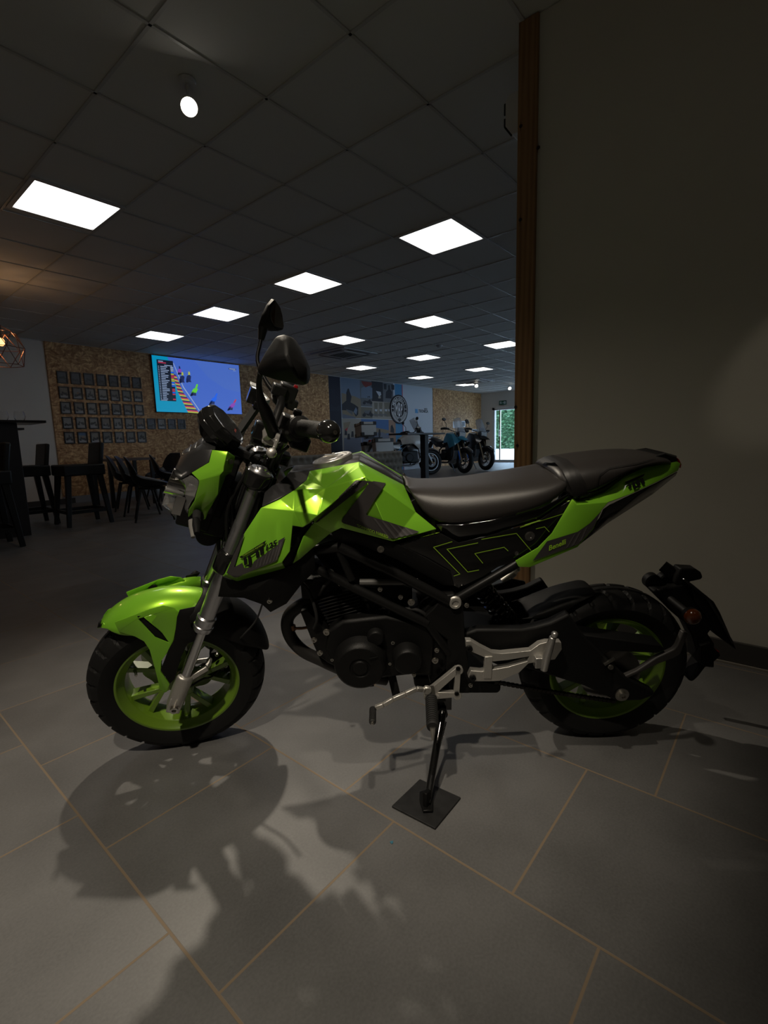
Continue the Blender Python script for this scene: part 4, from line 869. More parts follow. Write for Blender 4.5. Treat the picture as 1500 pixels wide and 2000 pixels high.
b = MB(); tb(b, C6((600, 880, -.12), (602, 915, -.13)), .008); b.build('drain_plug', M_engine, eng)
b = MB(); o = T(*C6((760, 890))[0], -.10); b.bar(T(*C6((735, 850))[0], -.10), T(*C6((765, 975))[0], -.12), .022, .010, (0, 1, 0)); b.lathe(T(*C6((765, 972))[0], -.125), (0, -1, 0), [(0, .008), (.006, .008)], 12); b.build('shift_shaft', M_blackmetal, bike, bevel=.002)
b = MB(); b.tube([T(*C6((800, 955))[0], -.13), T(*C6((860, 950))[0], -.15)], .0035, 8); b.build('shift_rod', M_chrome, bike)
# throttle body, hoses, clutter between frame and engine
b = MB(); b.box(T(*C6((650, 330))[0], 0), (.16, .14, .07)); b.box(T(*C6((820, 450))[0], 0), (.12, .15, .09)); b.cyl(T(*C6((740, 420))[0], -.09), T(*C6((740, 420))[0], .09), .03); b.box(T(*C6((330, 220))[0], 0), (.13, .15, .06)); b.box(T(*C6((600, 200))[0], 0), (.22, .15, .10))
b.build('air_intake', M_engine, eng, bevel=.006)
for pp, r in ((C6((150, 240, -.08), (200, 300, -.09), (240, 400, -.10), (258, 490, -.10), (240, 545, -.09)), .0045), (C6((300, 110, -.09), (360, 200, -.10), (300, 280, -.1), (270, 330, -.09)), .005), (C6((740, 470, -.11), (770, 560, -.12), (750, 640, -.12), (735, 800, -.12)), .004), (C6((800, 420, -.11), (900, 430, -.12), (960, 480, -.12), (940, 560, -.12)), .005), (C6((560, 290, -.10), (680, 320, -.11), (720, 420, -.11), (690, 500, -.11)), .004)):
    b = MB(); tb(b, pp, r, s=5); b.build('engine_hose', M_rubber, bike)
# exhaust pipe
b = MB(); tb(b, C6((260, 360, -.02), (170, 390, -.035), (90, 450, -.045), (68, 520, -.05), (95, 610, -.05), (170, 690, -.05), (280, 745, -.05), (400, 800, -.05), (520, 840, -.04), (700, 870, -.02)), .0175, s=5)
ex = b.build('exhaust_pipe', mat('exhaust_black', (.020, .019, .018), .45), bike)
b = MB(); tb(b, C6((100, 545, -.06), (160, 545, -.07), (230, 535, -.08)), .004); tb(b, C6((105, 525, -.06), (110, 555, -.06)), .007); b.build('exhaust_sensor', mat('copper_fitting', (.16, .08, .04), .35, metal=.8), ex)
slabside('engine_mount', M_blackmetal, C6((150, 440), (200, 430), (330, 560), (330, 640), (400, 800), (330, 768), (265, 720), (230, 640)), -.085, .06)
slabside('muffler', M_engine, C6((870, 855), (1240, 860), (1430, 900), (1430, 945), (1410, 962), (1000, 962), (880, 920)), -.06, .12, bevel=.01)
# ---- rider and pillion foot rest brackets
b = MB(); y = -.150
def ab(p, q, w, w2=None, th=.014, yy=y, yy2=None): b.bar(T(*p[0], yy), T(*q[0], yy2 or yy), w, th, (0, 1, 0), w2 or w)
def ab(p, q, w, w2=None, th=.014, yy=None, yy2=None):
    yy = y if yy is None else yy; A0 = T(*p[0], yy); B0 = T(*q[0], yy if yy2 is None else yy2); b.bar(A0, B0, w, th, (0, 1, 0), w2 or w, th)
b = MB(); ab(C6((1155, 800)), C6((1145, 960)), .014, .014); ab(C6((1155, 800)), C6((985, 945)), .016, .022); ab(C6((1145, 960)), C6((985, 965)), .013, .024); ab(C6((960, 950)), C6((1010, 985)), .03, .03, .03)
for q in ((1157, 800), (1148, 960)): b.lathe(T(*C6(q)[0], y+.006), (0, -1, 0), [(0, .0115), (.012, .0115), (.013, .010)], 20)
fb = b.build('footrest_bracket', M_cast, bike, bevel=.002)
for q in ((1157, 800), (1148, 960)): b = MB(); b.lathe(T(*C6(q)[0], y-.007), (0, -1, 0), [(0, .0062), (.003, .0062), (.003, .0035), (0, .0035)], 12); b.build('bracket_bolt', M_blackmetal, fb)
b = MB(); pa = T(842, 1362, -.165); pe = T(845, 1418, -.265); d_ = (pe-pa); L = d_.length; pr = [(0, .0125)]
k = .004
while k < L-.004: pr += [(k, .0155), (k+.0045, .0155), (k+.0046, .0138), (k+.0066, .0138)]; k += .0074
pr += [(L-.002, .0155), (L+.004, .014), (L+.005, .004)]; b.lathe(pa, d_, pr, 20); fp = b.build('foot_peg', M_rubber, fb)
b = MB(); b.lathe(pe, Vector((0, -.03, -1)), [(0, .009), (.012, .007), (.03, .0035), (.04, .003)], 12); b.bar(T(838, 1340, -.15), pa, .02, .02); b.build('peg_feeler', M_bolt, fp)
b = MB(); ab(S5((960, 275)), S5((890, 300)), .016, .016)
b = MB(); pp = [T(*S5(q)[0][:2], q[2]) for q in ((830, 250, -.165), (780, 250, -.17), (715, 242, -.175), (600, 295, -.185), (470, 350, -.195), (370, 408, -.200), (285, 440, -.200))]
for i in range(6): b.bar(pp[i], pp[i+1], .012, .010, (0, 1, 0))
b.lathe(T(*S5((825, 240))[0], -.16), (0, -1, 0), [(0, .011), (.012, .011)], 16); b.bar(T(*S5((822, 215))[0], -.165), T(*S5((810, 335))[0], -.165), .011, .010, (0, 1, 0))
gl = b.build('gear_lever', M_cast, bike, bevel=.002)
b = MB(); a_ = T(*S5((258, 455))[0], -.195); c_ = T(*S5((255, 590))[0], -.245); d_ = c_-a_; pr = [(-.002, .007)]; k = 0; L = d_.length
while k < L-.003: pr += [(k, .0088), (k+.004, .0088), (k+.0041, .0076), (k+.0058, .0076)]; k += .0062
pr += [(L, .0085), (L+.003, .006)]; b.lathe(a_, d_, pr, 16); b.build('lever_rubber', M_rubber, gl)
b = MB(); b.ball(c_+d_.normalized()*.003, .0052, 12); b.build('lever_tip', M_bolt, gl)
y = -.150
up_ = C6((1210, 640), (1222, 622), (1255, 625), (1370, 692), (1500, 697)); lowr = 0
up = R8((125, 430), (150, 430), (200, 460), (255, 488), (300, 492), (440, 478), (485, 445), (520, 436), (590, 436), (594, 470), (560, 520), (500, 528), (430, 540), (385, 585), (290, 625), (240, 627), (150, 627), (136, 605), (150, 575), (200, 580), (330, 558), (425, 530), (435, 505), (330, 523), (255, 530), (205, 505), (150, 482), (128, 470))
b = MB(); V = [T(p[0], p[1], y) for p in up]; tr = tessellate_polygon([[Vector((v.x, v.z, 0)) for v in V]])
n_ = len(V); b.add(V+[v+Vector((0, .018, 0)) for v in V], [tuple(t) for t in tr]+[tuple(i+n_ for i in t) for t in tr]+[(i, (i+1) % n_, (i+1) % n_+n_, i+n_) for i in range(n_)])
A0 = T(*R8((234, 500))[0], y+.004); B0 = T(*R8((228, 605))[0], y+.004); b.bar(A0, B0, .020, .014, (0, 1, 0))
pb_ = b.build('pillion_bracket', M_cast, bike, bevel=.003)
for q in ((140, 465), (157, 608)): b = MB(); b.lathe(T(*R8(q)[0], y), (0, -1, 0), [(0, .0088), (.006, .0088), (.006, .004), (.003, .004)], 16); b.build('bracket_bolt', M_blackmetal, pb_)
b = MB(); b.tube([T(*R8((505, 570))[0], -.160), T(*R8((520, 500))[0], -.165), T(*R8((550, 410))[0], -.172)], [.010, .0115, .0085], 14); b.ball(T(*R8((558, 398))[0], -.174), .0088, 16); b.box(T(*R8((480, 530))[0], -.155), (.022, .02, .03)); b.build('pillion_peg', M_alu, pb_, bevel=.002)
b = MB(); tb(b, R8((590, 470, .19), (700, 450, .16), (820, 400, .13), (1090, 460, .11)), .012); b.mirror_y()
# ---- swingarm, chain, guards
slabside('swingarm', M_shell, R8((120, 395), (180, 375), (400, 375), (470, 362), (540, 342), (630, 298), (645, 320), (700, 400), (800, 500), (900, 600), (1010, 660), (1050, 680), (1040, 700), (980, 722), (860, 725), (700, 650), (400, 560), (300, 560), (130, 480)), -.118, -.088, mirror=True, bevel=.006)
slabside('swingarm_brace', M_blackmetal, R8((120, 395), (420, 400), (440, 520), (130, 480)), -.09, .09, bevel=.005)
b = MB(); ax_ = T(*R8((885, 690))[0], -.12); hexbolt(b, ax_, .012, h=.012); b.lathe(ax_, (0, -1, 0), [(0, .019), (.004, .019), (.004, .016)], 24); b.cyl(Vector((ax_.x, -.118, ax_.z)), Vector((ax_.x, .12, ax_.z)), .009); b.build('rear_axle_nut', M_bolt, bike)
b = MB(); hexbolt(b, T(*R8((830, 555))[0], -.12), .006); b.bar(T(*R8((800, 545))[0], -.12), T(*R8((850, 515))[0], -.12), .006, .006, (0, 1, 0)); b.build('caliper_bolt', M_bolt, bike)
slabside('chain_guard', M_shell, R8((560, 415), (700, 400), (1080, 452), (1100, 475), (1060, 490), (830, 480), (680, 560), (600, 500)), -.112, -.060)
b = MB(); c0_ = R8((270, 630), (560, 668), (860, 725)); N = 56
for k in range(N):
    t = k/N; px = c0_[0][0]+(c0_[2][0]-c0_[0][0])*t; py = c0_[0][1]+(c0_[2][1]-c0_[0][1])*t+math.sin(t*math.pi)*1.5; q = T(px, py, -.083); b.box(q, (.0085, .006 if k % 2 else .011, .0085), Matrix.Rotation(.17, 3, 'Y'))
b.build('chain', mat('dark_chain', (.03, .027, .024), .4, metal=.6), bike)
# rear hugger over the tyre
b = MB(); shell(b, [T(*p, .05) for p in R8((385, 238), (430, 205), (500, 175), (560, 150), (630, 133), (700, 122))], [T(*p, -.062) for p in R8((385, 330), (430, 330), (500, 325), (560, 315), (610, 300), (650, 250))], [.05, .056, .060, .060, .060, .056], ex=.42)
b.build('rear_mudguard', M_shell, bike, solid=.004, sub=1)
# shock absorber
b = MB(); a_ = T(*R8((180, 150))[0], 0); c_ = T(*R8((345, 345))[0], 0); d_ = c_-a_; u_, v_ = perp(d_); P = []
for k in range(121): t = k/120; P.append(a_+d_*(.12+.74*t)+(u_*math.cos(t*44)+v_*math.sin(t*44))*.026)
b.tube(P, .0048, 8); sh = b.build('shock_absorber', M_blackgloss, bike)
b = MB(); b.tube([a_, a_+d_*.5, c_], [.016, .012, .012], 16); b.lathe(a_+d_*.08, d_, [(0, .03), (.008, .03)], 20); b.lathe(a_+d_*.86, d_, [(0, .03), (.008, .03)], 20); b.box(a_, (.04, .05, .03)); b.build('damper_body', M_blackmetal, sh)
b = MB(); b.lathe(a_+d_*.90, d_, [(0, .024), (.010, .024), (.014, .018)], 20); b.build('lower_collar', M_chrome, sh)
# far side foot rest and heat shield glimpsed through the gap
b = MB(); b.tube([T(982, 1136, .18), T(1003, 1120, .18), T(1008, 1112, .20)], [.012, .012, .009], 12); b.ball(T(1009, 1111, .20), .012); b.build('foot_peg', M_cast, bike)
slabside('heel_guard', M_blackgloss, R8((240, 165), (300, 150), (345, 128), (415, 140), (425, 180), (400, 215), (330, 225), (250, 200)), .15, .16)
# ---- rear plate carrier
slabside('plate_arm', M_greyarm, P8((122, 1160), (300, 1080), (480, 960), (640, 885), (668, 850), (722, 722), (775, 735), (700, 930), (640, 965), (500, 1015), (300, 1110), (150, 1182)), -.115, -.100, bevel=.003)
slabside('plate_arm', M_greyarm, P8((725, 1085), (800, 960), (870, 835), (905, 830), (840, 970), (770, 1105), (735, 1110)), .095, .11, bevel=.003)
slabside('plate_carrier', M_shell, P8((400, 320), (440, 300), (500, 290), (600, 268), (700, 250), (760, 370), (830, 440), (920, 470), (930, 660), (900, 700), (960, 790), (960, 1010), (880, 1000), (820, 1080), (770, 1130), (730, 1130), (840, 960), (800, 850), (760, 720), (700, 600), (640, 560), (500, 420)), -.026, .022, bevel=.006, yt=0)
slabside('inner_guard', M_shell, P8((440, 300), (500, 290), (600, 400), (700, 540), (640, 560), (500, 410)), -.03, .03, bevel=.004, yt=0)
b = MB(); V = [T(*P8(q)[0][:2], q[2]) for q in ((740, 236, -.035), (950, 400, -.035), (1190, 822, -.035))]; W2 = [Vector((v.x, .0, v.z)) for v in V]
b.add(V+W2, [(0, 1, 4, 3), (1, 2, 5, 4)]); lab(b.build('number_plate_holder', M_blackgloss, bike, solid=.006, bevel=.001), 'gloss black plate')
slabside('plate_bracket', M_shell, P8((745, 240), (945, 405), (1000, 500), (1150, 840), (960, 700), (880, 540), (760, 380)), -.03, .02, yt=0)
slabside('plate_light', M_shell, P8((660, 112), (800, 120), (845, 150), (862, 190), (845, 215), (745, 235), (700, 300), (610, 260), (625, 190)), -.022, .012, bevel=.006, yt=0)
b = MB(); b.bar(T(*P8((535, 118))[0], .02), T(*P8((640, 190))[0], .0), .012, .03); b.build('plate_clip', M_shell, bike)
for q, r in (((415, 240), .0225), ((520, 215), .0145)): b = MB(); b.lathe(T(*P8(q)[0], .03), (0, -1, 0), [(0, r), (.02, r), (.024, r*.8)], 24); b.build('rear_indicator_back', M_shell, bike)
b = MB(); o = T(*P8((818, 590))[0], -.15); b.lathe(o+Vector((0, .03, 0)), (0, -1, 0), [(0, .010), (.01, .019), (.018, .0215), (.022, .0215)], 24); b.cyl(o+Vector((0, .1, 0)), o+Vector((0, .02, 0)), .009)
rs = b.build('turn_signal', M_shell, bike); b = MB(); b.lathe(o+Vector((0, .009, 0)), (0, -1, 0), [(0, .0205), (.008, .0205), (.016, .016), (.020, .009), (.021, .002)], 24); lab(b.build('signal_lens', M_amber, rs), 'amber lens')
slabside('rear_reflector', M_shell, P8((880, 850), (980, 820), (1000, 860), (1060, 920), (1068, 945), (1005, 1000), (975, 1052), (900, 1030), (870, 1000)), -.035, .025)
b = MB(); b.box(T(*P8((1050, 935))[0], -.03)+Vector((0, .028, 0)), (.004, .05, .018)); b.build('reflector', M_red, bike)
# ---- side stand
b = MB(); a_ = T(*S5((960, 400))[0], -.085); m_ = T(*S5((985, 490))[0], -.115)
ftw = Vector((0, 0, 0)); ff = wpx(834, 1568, 2, .018); fb_ = RB @ (ff-BO)
b.tube([m_, m_.lerp(fb_, .35)+Vector((.0, 0, 0)), fb_], [.012, .0105, .009], 16)
b.box(T(*S5((1010, 350))[0], -.08), (.035, .03, .05)); b.box(a_, (.03, .03, .04))
ss = b.build('side_stand', M_blackgloss, bike)
b = MB(); b.lathe(T(*S5((985, 490))[0], -.105), (0, -1, 0), [(0, .014), (.010, .014), (.012, .011)], 20); b.build('stand_pivot', M_blackmetal, ss)
b = MB(); b.lathe(T(*S5((990, 490))[0], -.118), (0, -1, 0), [(0, .007), (.005, .007), (.005, .004)], 12); b.build('stand_bolt', M_bolt, ss)
b = MB(); P = []; s0_ = m_+Vector((.006, -.012, -.02)); s1_ = m_.lerp(fb_, .62)+Vector((-.004, -.012, 0)); dd = s1_-s0_; u_, v_ = perp(dd)
for k in range(200): t = k/199; P.append(s0_+dd*t+(u_*math.cos(k*.9)+v_*math.sin(k*.9))*.0052)
b.tube(P, .0011, 5); b.build('stand_spring', M_blackmetal, ss)
Rz = lambda v: RB @ (Vector(v)-BO)
fn = lambda v: Rz(v)
b = MB(fn); fdir = Vector((.75, .66, 0)).normalized(); pl_ = [Vector((ff.x, ff.y, .008))+fdir*a+Vector((-fdir.y, fdir.x, 0))*c for a, c in ((-.020, -.012), (-.020, .012), (.015, .017), (.045, .014), (.050, 0), (.045, -.014), (.015, -.017))]
b.prism(pl_, (0, 0, .006)); b.bar(Vector((ff.x, ff.y, .012)), Vector((ff.x, ff.y, .05)), .012, .02); b.build('stand_foot', M_blackmetal, ss, bevel=.0015)
# ---- things on the floor
cs = [wpx(x, y, 2, .0) for x, y in ((765, 1578), (820, 1525), (900, 1561), (850, 1622))]; cm = sum(cs, Vector())/4
M_mat = mat('rubber_mat', (.014, .014, .014), .6, vary=.35, vscale=40)
b = MB(lambda v: v-cm); b.prism([Vector((v.x, v.y, .0005)) for v in cs], (0, 0, .0055)); o = b.build('rubber_mat', M_mat, sm=0, bevel=.0015); o.location = cm; tag(o, 'small square black rubber mat on the floor under the side stand', 'mat')
p = wpx(765, 1646, 2, 0); b = MB(); b.prism([Vector((math.cos(a)*r, math.sin(a)*r, .0005)) for a, r in ((0, .005), (.9, .0035), (2, .0045), (3, .003), (4, .005), (5.2, .0035))], (0, 0, .0012)); o = b.build('paper_scrap', mat('blue_scrap', (.05, .17, .24), .6), sm=0); o.location = (p.x, p.y, 0); tag(o, 'tiny blue scrap lying on the floor tile below the rubber mat', 'scrap')
# ------------------------------------------------------------------ far wall: pictures, television, mural
def on_wall(px, py, d=.02): return wpx(px, py, 1, Y1-d)
M_frame = mat('black_frame', (.008, .008, .008), .35)
M_print = [mat('photo_print_%s' % k, c, .5) for k, c in (('grey', (.17, .165, .15)), ('warm', (.19, .165, .13)), ('pale', (.24, .235, .21)), ('dusk', (.07, .075, .085)))]
M_pdark = mat('photo_dark', (.012, .012, .013), .5); M_pmid = mat('photo_mid', (.06, .055, .05), .5); M_porange = mat('photo_orange', (.35, .13, .03), .5); M_psky = mat('photo_sky', (.05, .12, .22), .5); M_pwhite = mat('photo_white', (.30, .30, .29), .5)
M_pglass = mat('picture_glass', (.9, .9, .9), .03, alpha=.03, spec=.3)
def bike_shape(w, rnd, flip=1):
    "flat silhouette of a motorcycle, about w wide, as polygons in (x, z)"
    P = []
    def disc(cx, cz, r, n=12): P.append([(cx+r*math.cos(2*math.pi*k/n), cz+r*math.sin(2*math.pi*k/n)) for k in range(n)])
    disc(-.33*w*flip, -.12*w, .17*w); disc(.33*w*flip, -.12*w, .17*w)
    P.append([(x*w*flip, z*w) for x, z in ((-.42, .14), (-.1, .10), (.12, .20), (.22, .30), (.30, .26), (.36, -.12), (.16, -.02), (.08, -.18), (-.14, -.18), (-.30, -.1))])
    return P
def flat(b, poly, y, mi, d=.0006):
    b.mi = mi; P = [Vector((x, y, z)) for x, z in poly]; tr = tessellate_polygon([[Vector((x, z, 0)) for x, z in poly]]); b.add(P, [tuple(t) for t in tr])
rows = [((111, 132, 723), (258, 275, 736)), ((113, 136, 755), (260, 277, 765)), ((116, 138, 784), (263, 280, 791)), ((119, 141, 812), (265, 282, 817)), ((122, 144, 842), (267, 285, 843))]
ordn = ['first', 'second', 'third', 'fourth', 'fifth', 'sixth', 'seventh', 'eighth', 'ninth', 'tenth', 'last']
rown = ['top', 'second', 'middle', 'fourth', 'bottom']
# grid measured on the wall
gx0 = on_wall(121.5, 738).x; gx6 = on_wall(266.5, 748).x; gz0 = on_wall(121, 737).z; gz4 = on_wall(133, 855).z; dx = (gx6-gx0)/6; dz = (gz0-gz4)/4
fw, fh = dx*.78, dz*.80
rnd = random.Random(11)
def picture(x, z, label, kind):
    r = empty('picture_frame', (x, Y1-.02, z), 0, label, 'picture frame', 'framed motorcycle photographs on the strand board wall')
    t = .016
    b = MB()
    for sx in (-1, 1): b.box((sx*(fw/2-t/2), -.009, 0), (t, .018, fh))
    for sz in (-1, 1): b.box((0, -.009, sz*(fh/2-t/2)), (fw-2*t, .018, t))
    b.build('frame', M_frame, r, sm=0)
    w, h = fw-2*t, fh-2*t; b = MB(); y = -.004
    flat(b, [(-w/2, -h/2), (w/2, -h/2), (w/2, h/2), (-w/2, h/2)], y, 0)
    flat(b, [(-w/2, -h/2), (w/2, -h/2), (w/2, -h*.26), (-w/2, -h*.22)], y-.0004, 1)
    if kind == 'sky': flat(b, [(-w/2, h*.25), (w/2, h*.2), (w/2, h/2), (-w/2, h/2)], y-.0006, 4)
    for pl in bike_shape(w*.85, rnd, rnd.choice((-1, 1))):
        zz = rnd.uniform(-.02, .02); flat(b, [(p[0], p[1]-h*.10+zz) for p in pl], y-.0008-.0002*rnd.random(), 2)
    if kind in ('orange', 'sky'): flat(b, [(-.05*w, -.02*h), (.15*w, .0), (.12*w, .10*h), (-.02*w, .08*h)], y-.0014, 3)
    if kind == 'rider': flat(b, [(-.1*w, .02*h), (.08*w, .02*h), (.06*w, .26*h), (0, .32*h), (-.06*w, .25*h)], y-.0014, 2)
    if kind == 'white': flat(b, [(-.12*w, -.2*h), (.02*w, -.2*h), (.0*w, .06*h), (-.1*w, .05*h)], y-.0014, 5)
    base = M_print[rnd.randrange(3)] if kind != 'dark' else M_print[3]
    b.build('print', [base, M_pwhite if kind != 'dark' else M_pmid, M_pdark, M_porange, M_psky, M_pwhite], r, sm=0)
    b = MB(); b.box((0, -.0085, 0), (w, .002, h)); b.build('glass_pane', M_pglass, r, sm=0)
KX = {(0, 0): 'dark', (0, 1): 'dark', (0, 2): 'dark', (0, 3): 'dark', (0, 4): 'dark', (0, 5): 'dark', (0, 6): 'dark', (1, 1): 'orange', (3, 6): 'orange', (4, 1): 'sky', (2, 0): 'rider', (3, 1): 'white', (3, 3): 'white', (4, 6): 'rider', (3, 4): 'white', (4, 0): 'rider', (4, 4): 'white', (1, 2): 'rider'}
DESC = {'dark': 'dark framed racing photograph', 'orange': 'framed motorcycle photograph with an orange spot', 'sky': 'framed photograph with blue sky over ochre ground', 'rider': 'framed photograph of a rider on a motorcycle', 'white': 'framed photograph of a dark motorcycle with a white patch', None: 'black framed grey motorcycle photograph'}
for j in range(5):
    for i in range(7):
        k = KX.get((j, i)); picture(gx0+dx*i, gz0-dz*j, '%s, %s in %s row of grid' % (DESC[k], ordn[i] if i < 6 else 'last', rown[j]), k)
for q, lb in enumerate(('first of four extra ones right of the grid', 'second of four extra ones below the television', 'third of four extra ones below the television', 'last of four extra ones below the television')):
    picture(gx0+dx*(7+q), gz0-dz*3, 'black framed grey motorcycle photograph, '+lb, 'dark' if q in (0, 2, 3) else None)
# television
tl_ = on_wall(299, 690, .06); br_ = on_wall(469, 811, .06); tr_ = on_wall(470.5, 714, .06); bl_ = on_wall(300.5, 803, .06)
x0, x1 = (tl_.x+bl_.x)/2, (tr_.x+br_.x)/2; z1 = min((tl_.z+tr_.z)/2, CEIL-.02); z0 = (bl_.z+br_.z)/2
tvr = empty('television', ((x0+x1)/2, Y1-.02, (z0+z1)/2), 0, 'large wall mounted television showing a blue toned motorcycle race', 'television')
TW, TH = x1-x0, z1-z0
b = MB(); b.box((0, -.022, 0), (TW, .044, TH)); b.build('bezel', M_frame, tvr, sm=0, bevel=.004)
def em(name, c, s=1.): return mat(name, (0, 0, 0), .3, emit=c, es=s)
TM = [em('screen_track', (.050, .120, .50)), em('screen_runoff', (.0, .24, .42)), em('screen_board', (.004, .008, .02)), em('screen_red', (.42, .03, .08)), em('screen_yellow', (.38, .42, .06)), em('screen_white', (.26, .34, .52)), em('screen_navy', (.010, .018, .09)), em('screen_green', (.12, .55, .03)), em('screen_blue', (.01, .11, .75)), em('screen_pink', (.22, .05, .40)), em('screen_haze', (.058, .130, .48))]
b = MB(); Yt = -.0455
def S(u, v): return ((u-.5)*(TW-.016), (.5-v)*(TH-.016))
def sq(u0, v0, u1, v1, mi, y=0): flat(b, [S(u0, v0), S(u1, v0), S(u1, v1), S(u0, v1)], Yt-y, mi)
sq(0, 0, 1, 1, 0); flat(b, [S(.45, 0), S(1, 0), S(1, .55), S(.8, .5), S(.6, .3)], Yt-.0003, 10)
flat(b, [S(0, 0), S(.16, 0), S(.22, .35), S(.25, .6), S(.34, 1), S(0, 1)], Yt-.0005, 1)
# kerb
kl = [(.20, .30), (.24, .62), (.335, 1.0)]; kr = [(.235, .28), (.30, .52), (.465, 1.0)]
def lerp_k(c, t):
    n = len(c)-1; i = min(int(t*n), n-1); f = t*n-i; return (c[i][0]*(1-f)+c[i+1][0]*f, c[i][1]*(1-f)+c[i+1][1]*f)
for k in range(30):
    a = lerp_k(kl, k/30); a2 = lerp_k(kl, (k+1)/30); c = lerp_k(kr, k/30); c2 = lerp_k(kr, (k+1)/30)
    flat(b, [S(*a), S(c[0], a[1]+.01), S(c2[0], a2[1]+.01), S(*a2)], Yt-.0008, (6, 3, 4)[k % 3])
flat(b, [S(.215, .10), S(.222, .10), S(.31, .52), S(.49, 1.0), S(.478, 1.0), S(.30, .53)], Yt-.0011, 5)
sq(.045, .065, .215, .80, 2, .0014); sq(.06, .085, .11, .10, 5, .0017); sq(.06, .108, .14, .125, 3, .0017); sq(.12, .15, .205, .163, 5, .0017)
rnd2 = random.Random(5)
for k in range(20):
    v = .178+k*.0305; sq(.055, v, .065, v+.013, 5, .0017); sq(.078, v, .078+rnd2.uniform(.04, .09), v+.013, 5, .0017); sq(.182, v-.004, .213, v+.018, rnd2.choice((3, 3, 8, 4, 8, 5, 2)), .0017)
sq(.055, .785, .12, .795, 5, .0017)
def rider(u, v, s, m1, m2, lean=.3):
    for pts, mi in ((((-.5, .9), (.5, .9), (.35, .45), (-.3, .35)), 6), (((-.45, .55), (.4, .5), (.55, -.1), (.2, -.35), (-.25, -.1)), m1), (((.0, -.3), (.4, -.35), (.35, -.85), (.1, -.9)), m2), (((-.45, 1.0), (-.1, 1.0), (-.05, .3), (-.4, .35)), 2)):
        flat(b, [S(u+(x-lean*y)*s*.55, v+y*s) for x, y in pts], Yt-.0018, mi)
rider(.275, .22, .085, 9, 6, -.1); rider(.295, .345, .11, 6, 4, 0); rider(.37, .325, .11, 6, 4, 0); rider(.43, .56, .125, 7, 7, .35); rider(.65, .71, .125, 8, 8, .5); rider(.88, .81, .125, 9, 3, .6)
sq(.865, .075, .96, .105, 6, .0015); sq(.872, .082, .953, .098, 5, .0018); sq(.92, .115, .955, .125, 5, .0018); sq(.90, .90, .96, .915, 10, .0018)
b.build('screen', TM, tvr, sm=0)
# mural with photo collage
mx0, mx1 = xn0, xm1
MZ = CEIL-.01
def mu(px, py): v = on_wall(px, py, .006); return (v.x, min(v.z, MZ))
MM = [mat('mural_pale', (.50, .55, .62), .6), mat('mural_navy', (.012, .016, .035), .6), mat('mural_blue', (.06, .24, .46), .6), mat('mural_red', (.42, .03, .05), .6), mat('mural_sky', (.16, .21, .30), .6), mat('mural_sand', (.24, .20, .14), .6), mat('mural_dark', (.020, .024, .035), .6), mat('mural_grey', (.13, .14, .16), .6), mat('mural_sepia', (.17, .16, .13), .6), mat('mural_road', (.14, .16, .22), .6), mat('mural_bluesky', (.06, .15, .36), .6), mat('mural_cream', (.32, .30, .26), .6), mat('mural_navy_text', (.020, .027, .05), .6), mat('mural_peach', (.34, .22, .16), .6), mat('mural_redcloth', (.22, .04, .035), .6)]
b = MB(); Yw = Y1-.004
flat(b, [(mx0, .0), (mx1, .0), (mx1, MZ), (mx0, MZ)], Yw, 0)
xn1 = on_wall(665, 760, .006).x; flat(b, [(mx0, 0), (xn1, 0), (xn1, MZ), (mx0, MZ)], Yw-.0004, 1)
CL = crop
Q6 = lambda *p: [mu(x, y) for x, y in crop(640, 730, 6.818, p)]
M10 = lambda *p: [mu(x, y) for x, y in crop(640, 730, 10.714, p)]
N10 = lambda *p: [mu(x, y) for x, y in crop(640, 820, 10.714, p)]
def rect(pts, mi, d=.0006):   # axis aligned rectangle spanned by two corners
    (xa, za), (xb, zb) = pts; flat(b, [(xa, za), (xb, za), (xb, zb), (xa, zb)], Yw-d, mi)
xa, xb_, xc, xd, xe = [mu(x, 800)[0] for x in (667, 704.5, 727, 749, 769)]
zt0 = MZ; z_mid = mu(705, 817)[1]; zr1 = mu(750, 785)[1]; zlow = .15
def photo(x0_, z0_, x1_, z1_, mi): flat(b, [(x0_, z0_), (x1_, z0_), (x1_, z1_), (x0_, z1_)], Yw-.0006, mi)
photo(xa, z_mid, xb_, zt0, 4); photo(xb_, mu(715, 794)[1], xc, zt0, 7); photo(xc, zr1, xd, zt0, 6); photo(xd, zr1, xe, zt0, 7); photo(xb_, z_mid, xc, mu(715, 795)[1], 8); photo(xc, z_mid, xe+.2, zr1, 11)
xl2, xl3, xl4 = [mu(x, 840)[0] for x in (706, 759.5, 773)]
photo(xa, zlow, xl2, z_mid-.02, 11); photo(xl2, zlow, xl3, z_mid-.02, 10); photo(xl3, zlow, xl4, z_mid-.02, 13)
xs0, xs1, xr1 = [mu(x, 760)[0] for x in (771, 785, 786.3)]
photo(xs0, 0, xs1, MZ, 2); photo(xs1, 0, xr1, MZ, 3)
flat(b, M10((290, 400), (400, 430), (560, 470), (690, 530), (705, 930), (310, 930)), Yw-.001, 5)
flat(b, M10((420, 310), (445, 310), (460, 370), (500, 480), (480, 600), (560, 640), (640, 700), (640, 850), (590, 900), (540, 800), (480, 770), (300, 760), (300, 640), (390, 560), (390, 390)), Yw-.0014, 6)
flat(b, M10((380, 740), (520, 780), (520, 870), (430, 800)), Yw-.0018, 7)
flat(b, M10((540, 800), (590, 700), (620, 760), (600, 860)), Yw-.0018, 4)
flat(b, M10((315, 840), (560, 900), (600, 935), (310, 935)), Yw-.0016, 9)
flat(b, M10((700, 150), (925, 180), (925, 235), (790, 285), (740, 230)), Yw-.001, 14)
flat(b, M10((700, 300), (830, 240), (935, 300), (935, 520), (700, 500)), Yw-.0008, 4)
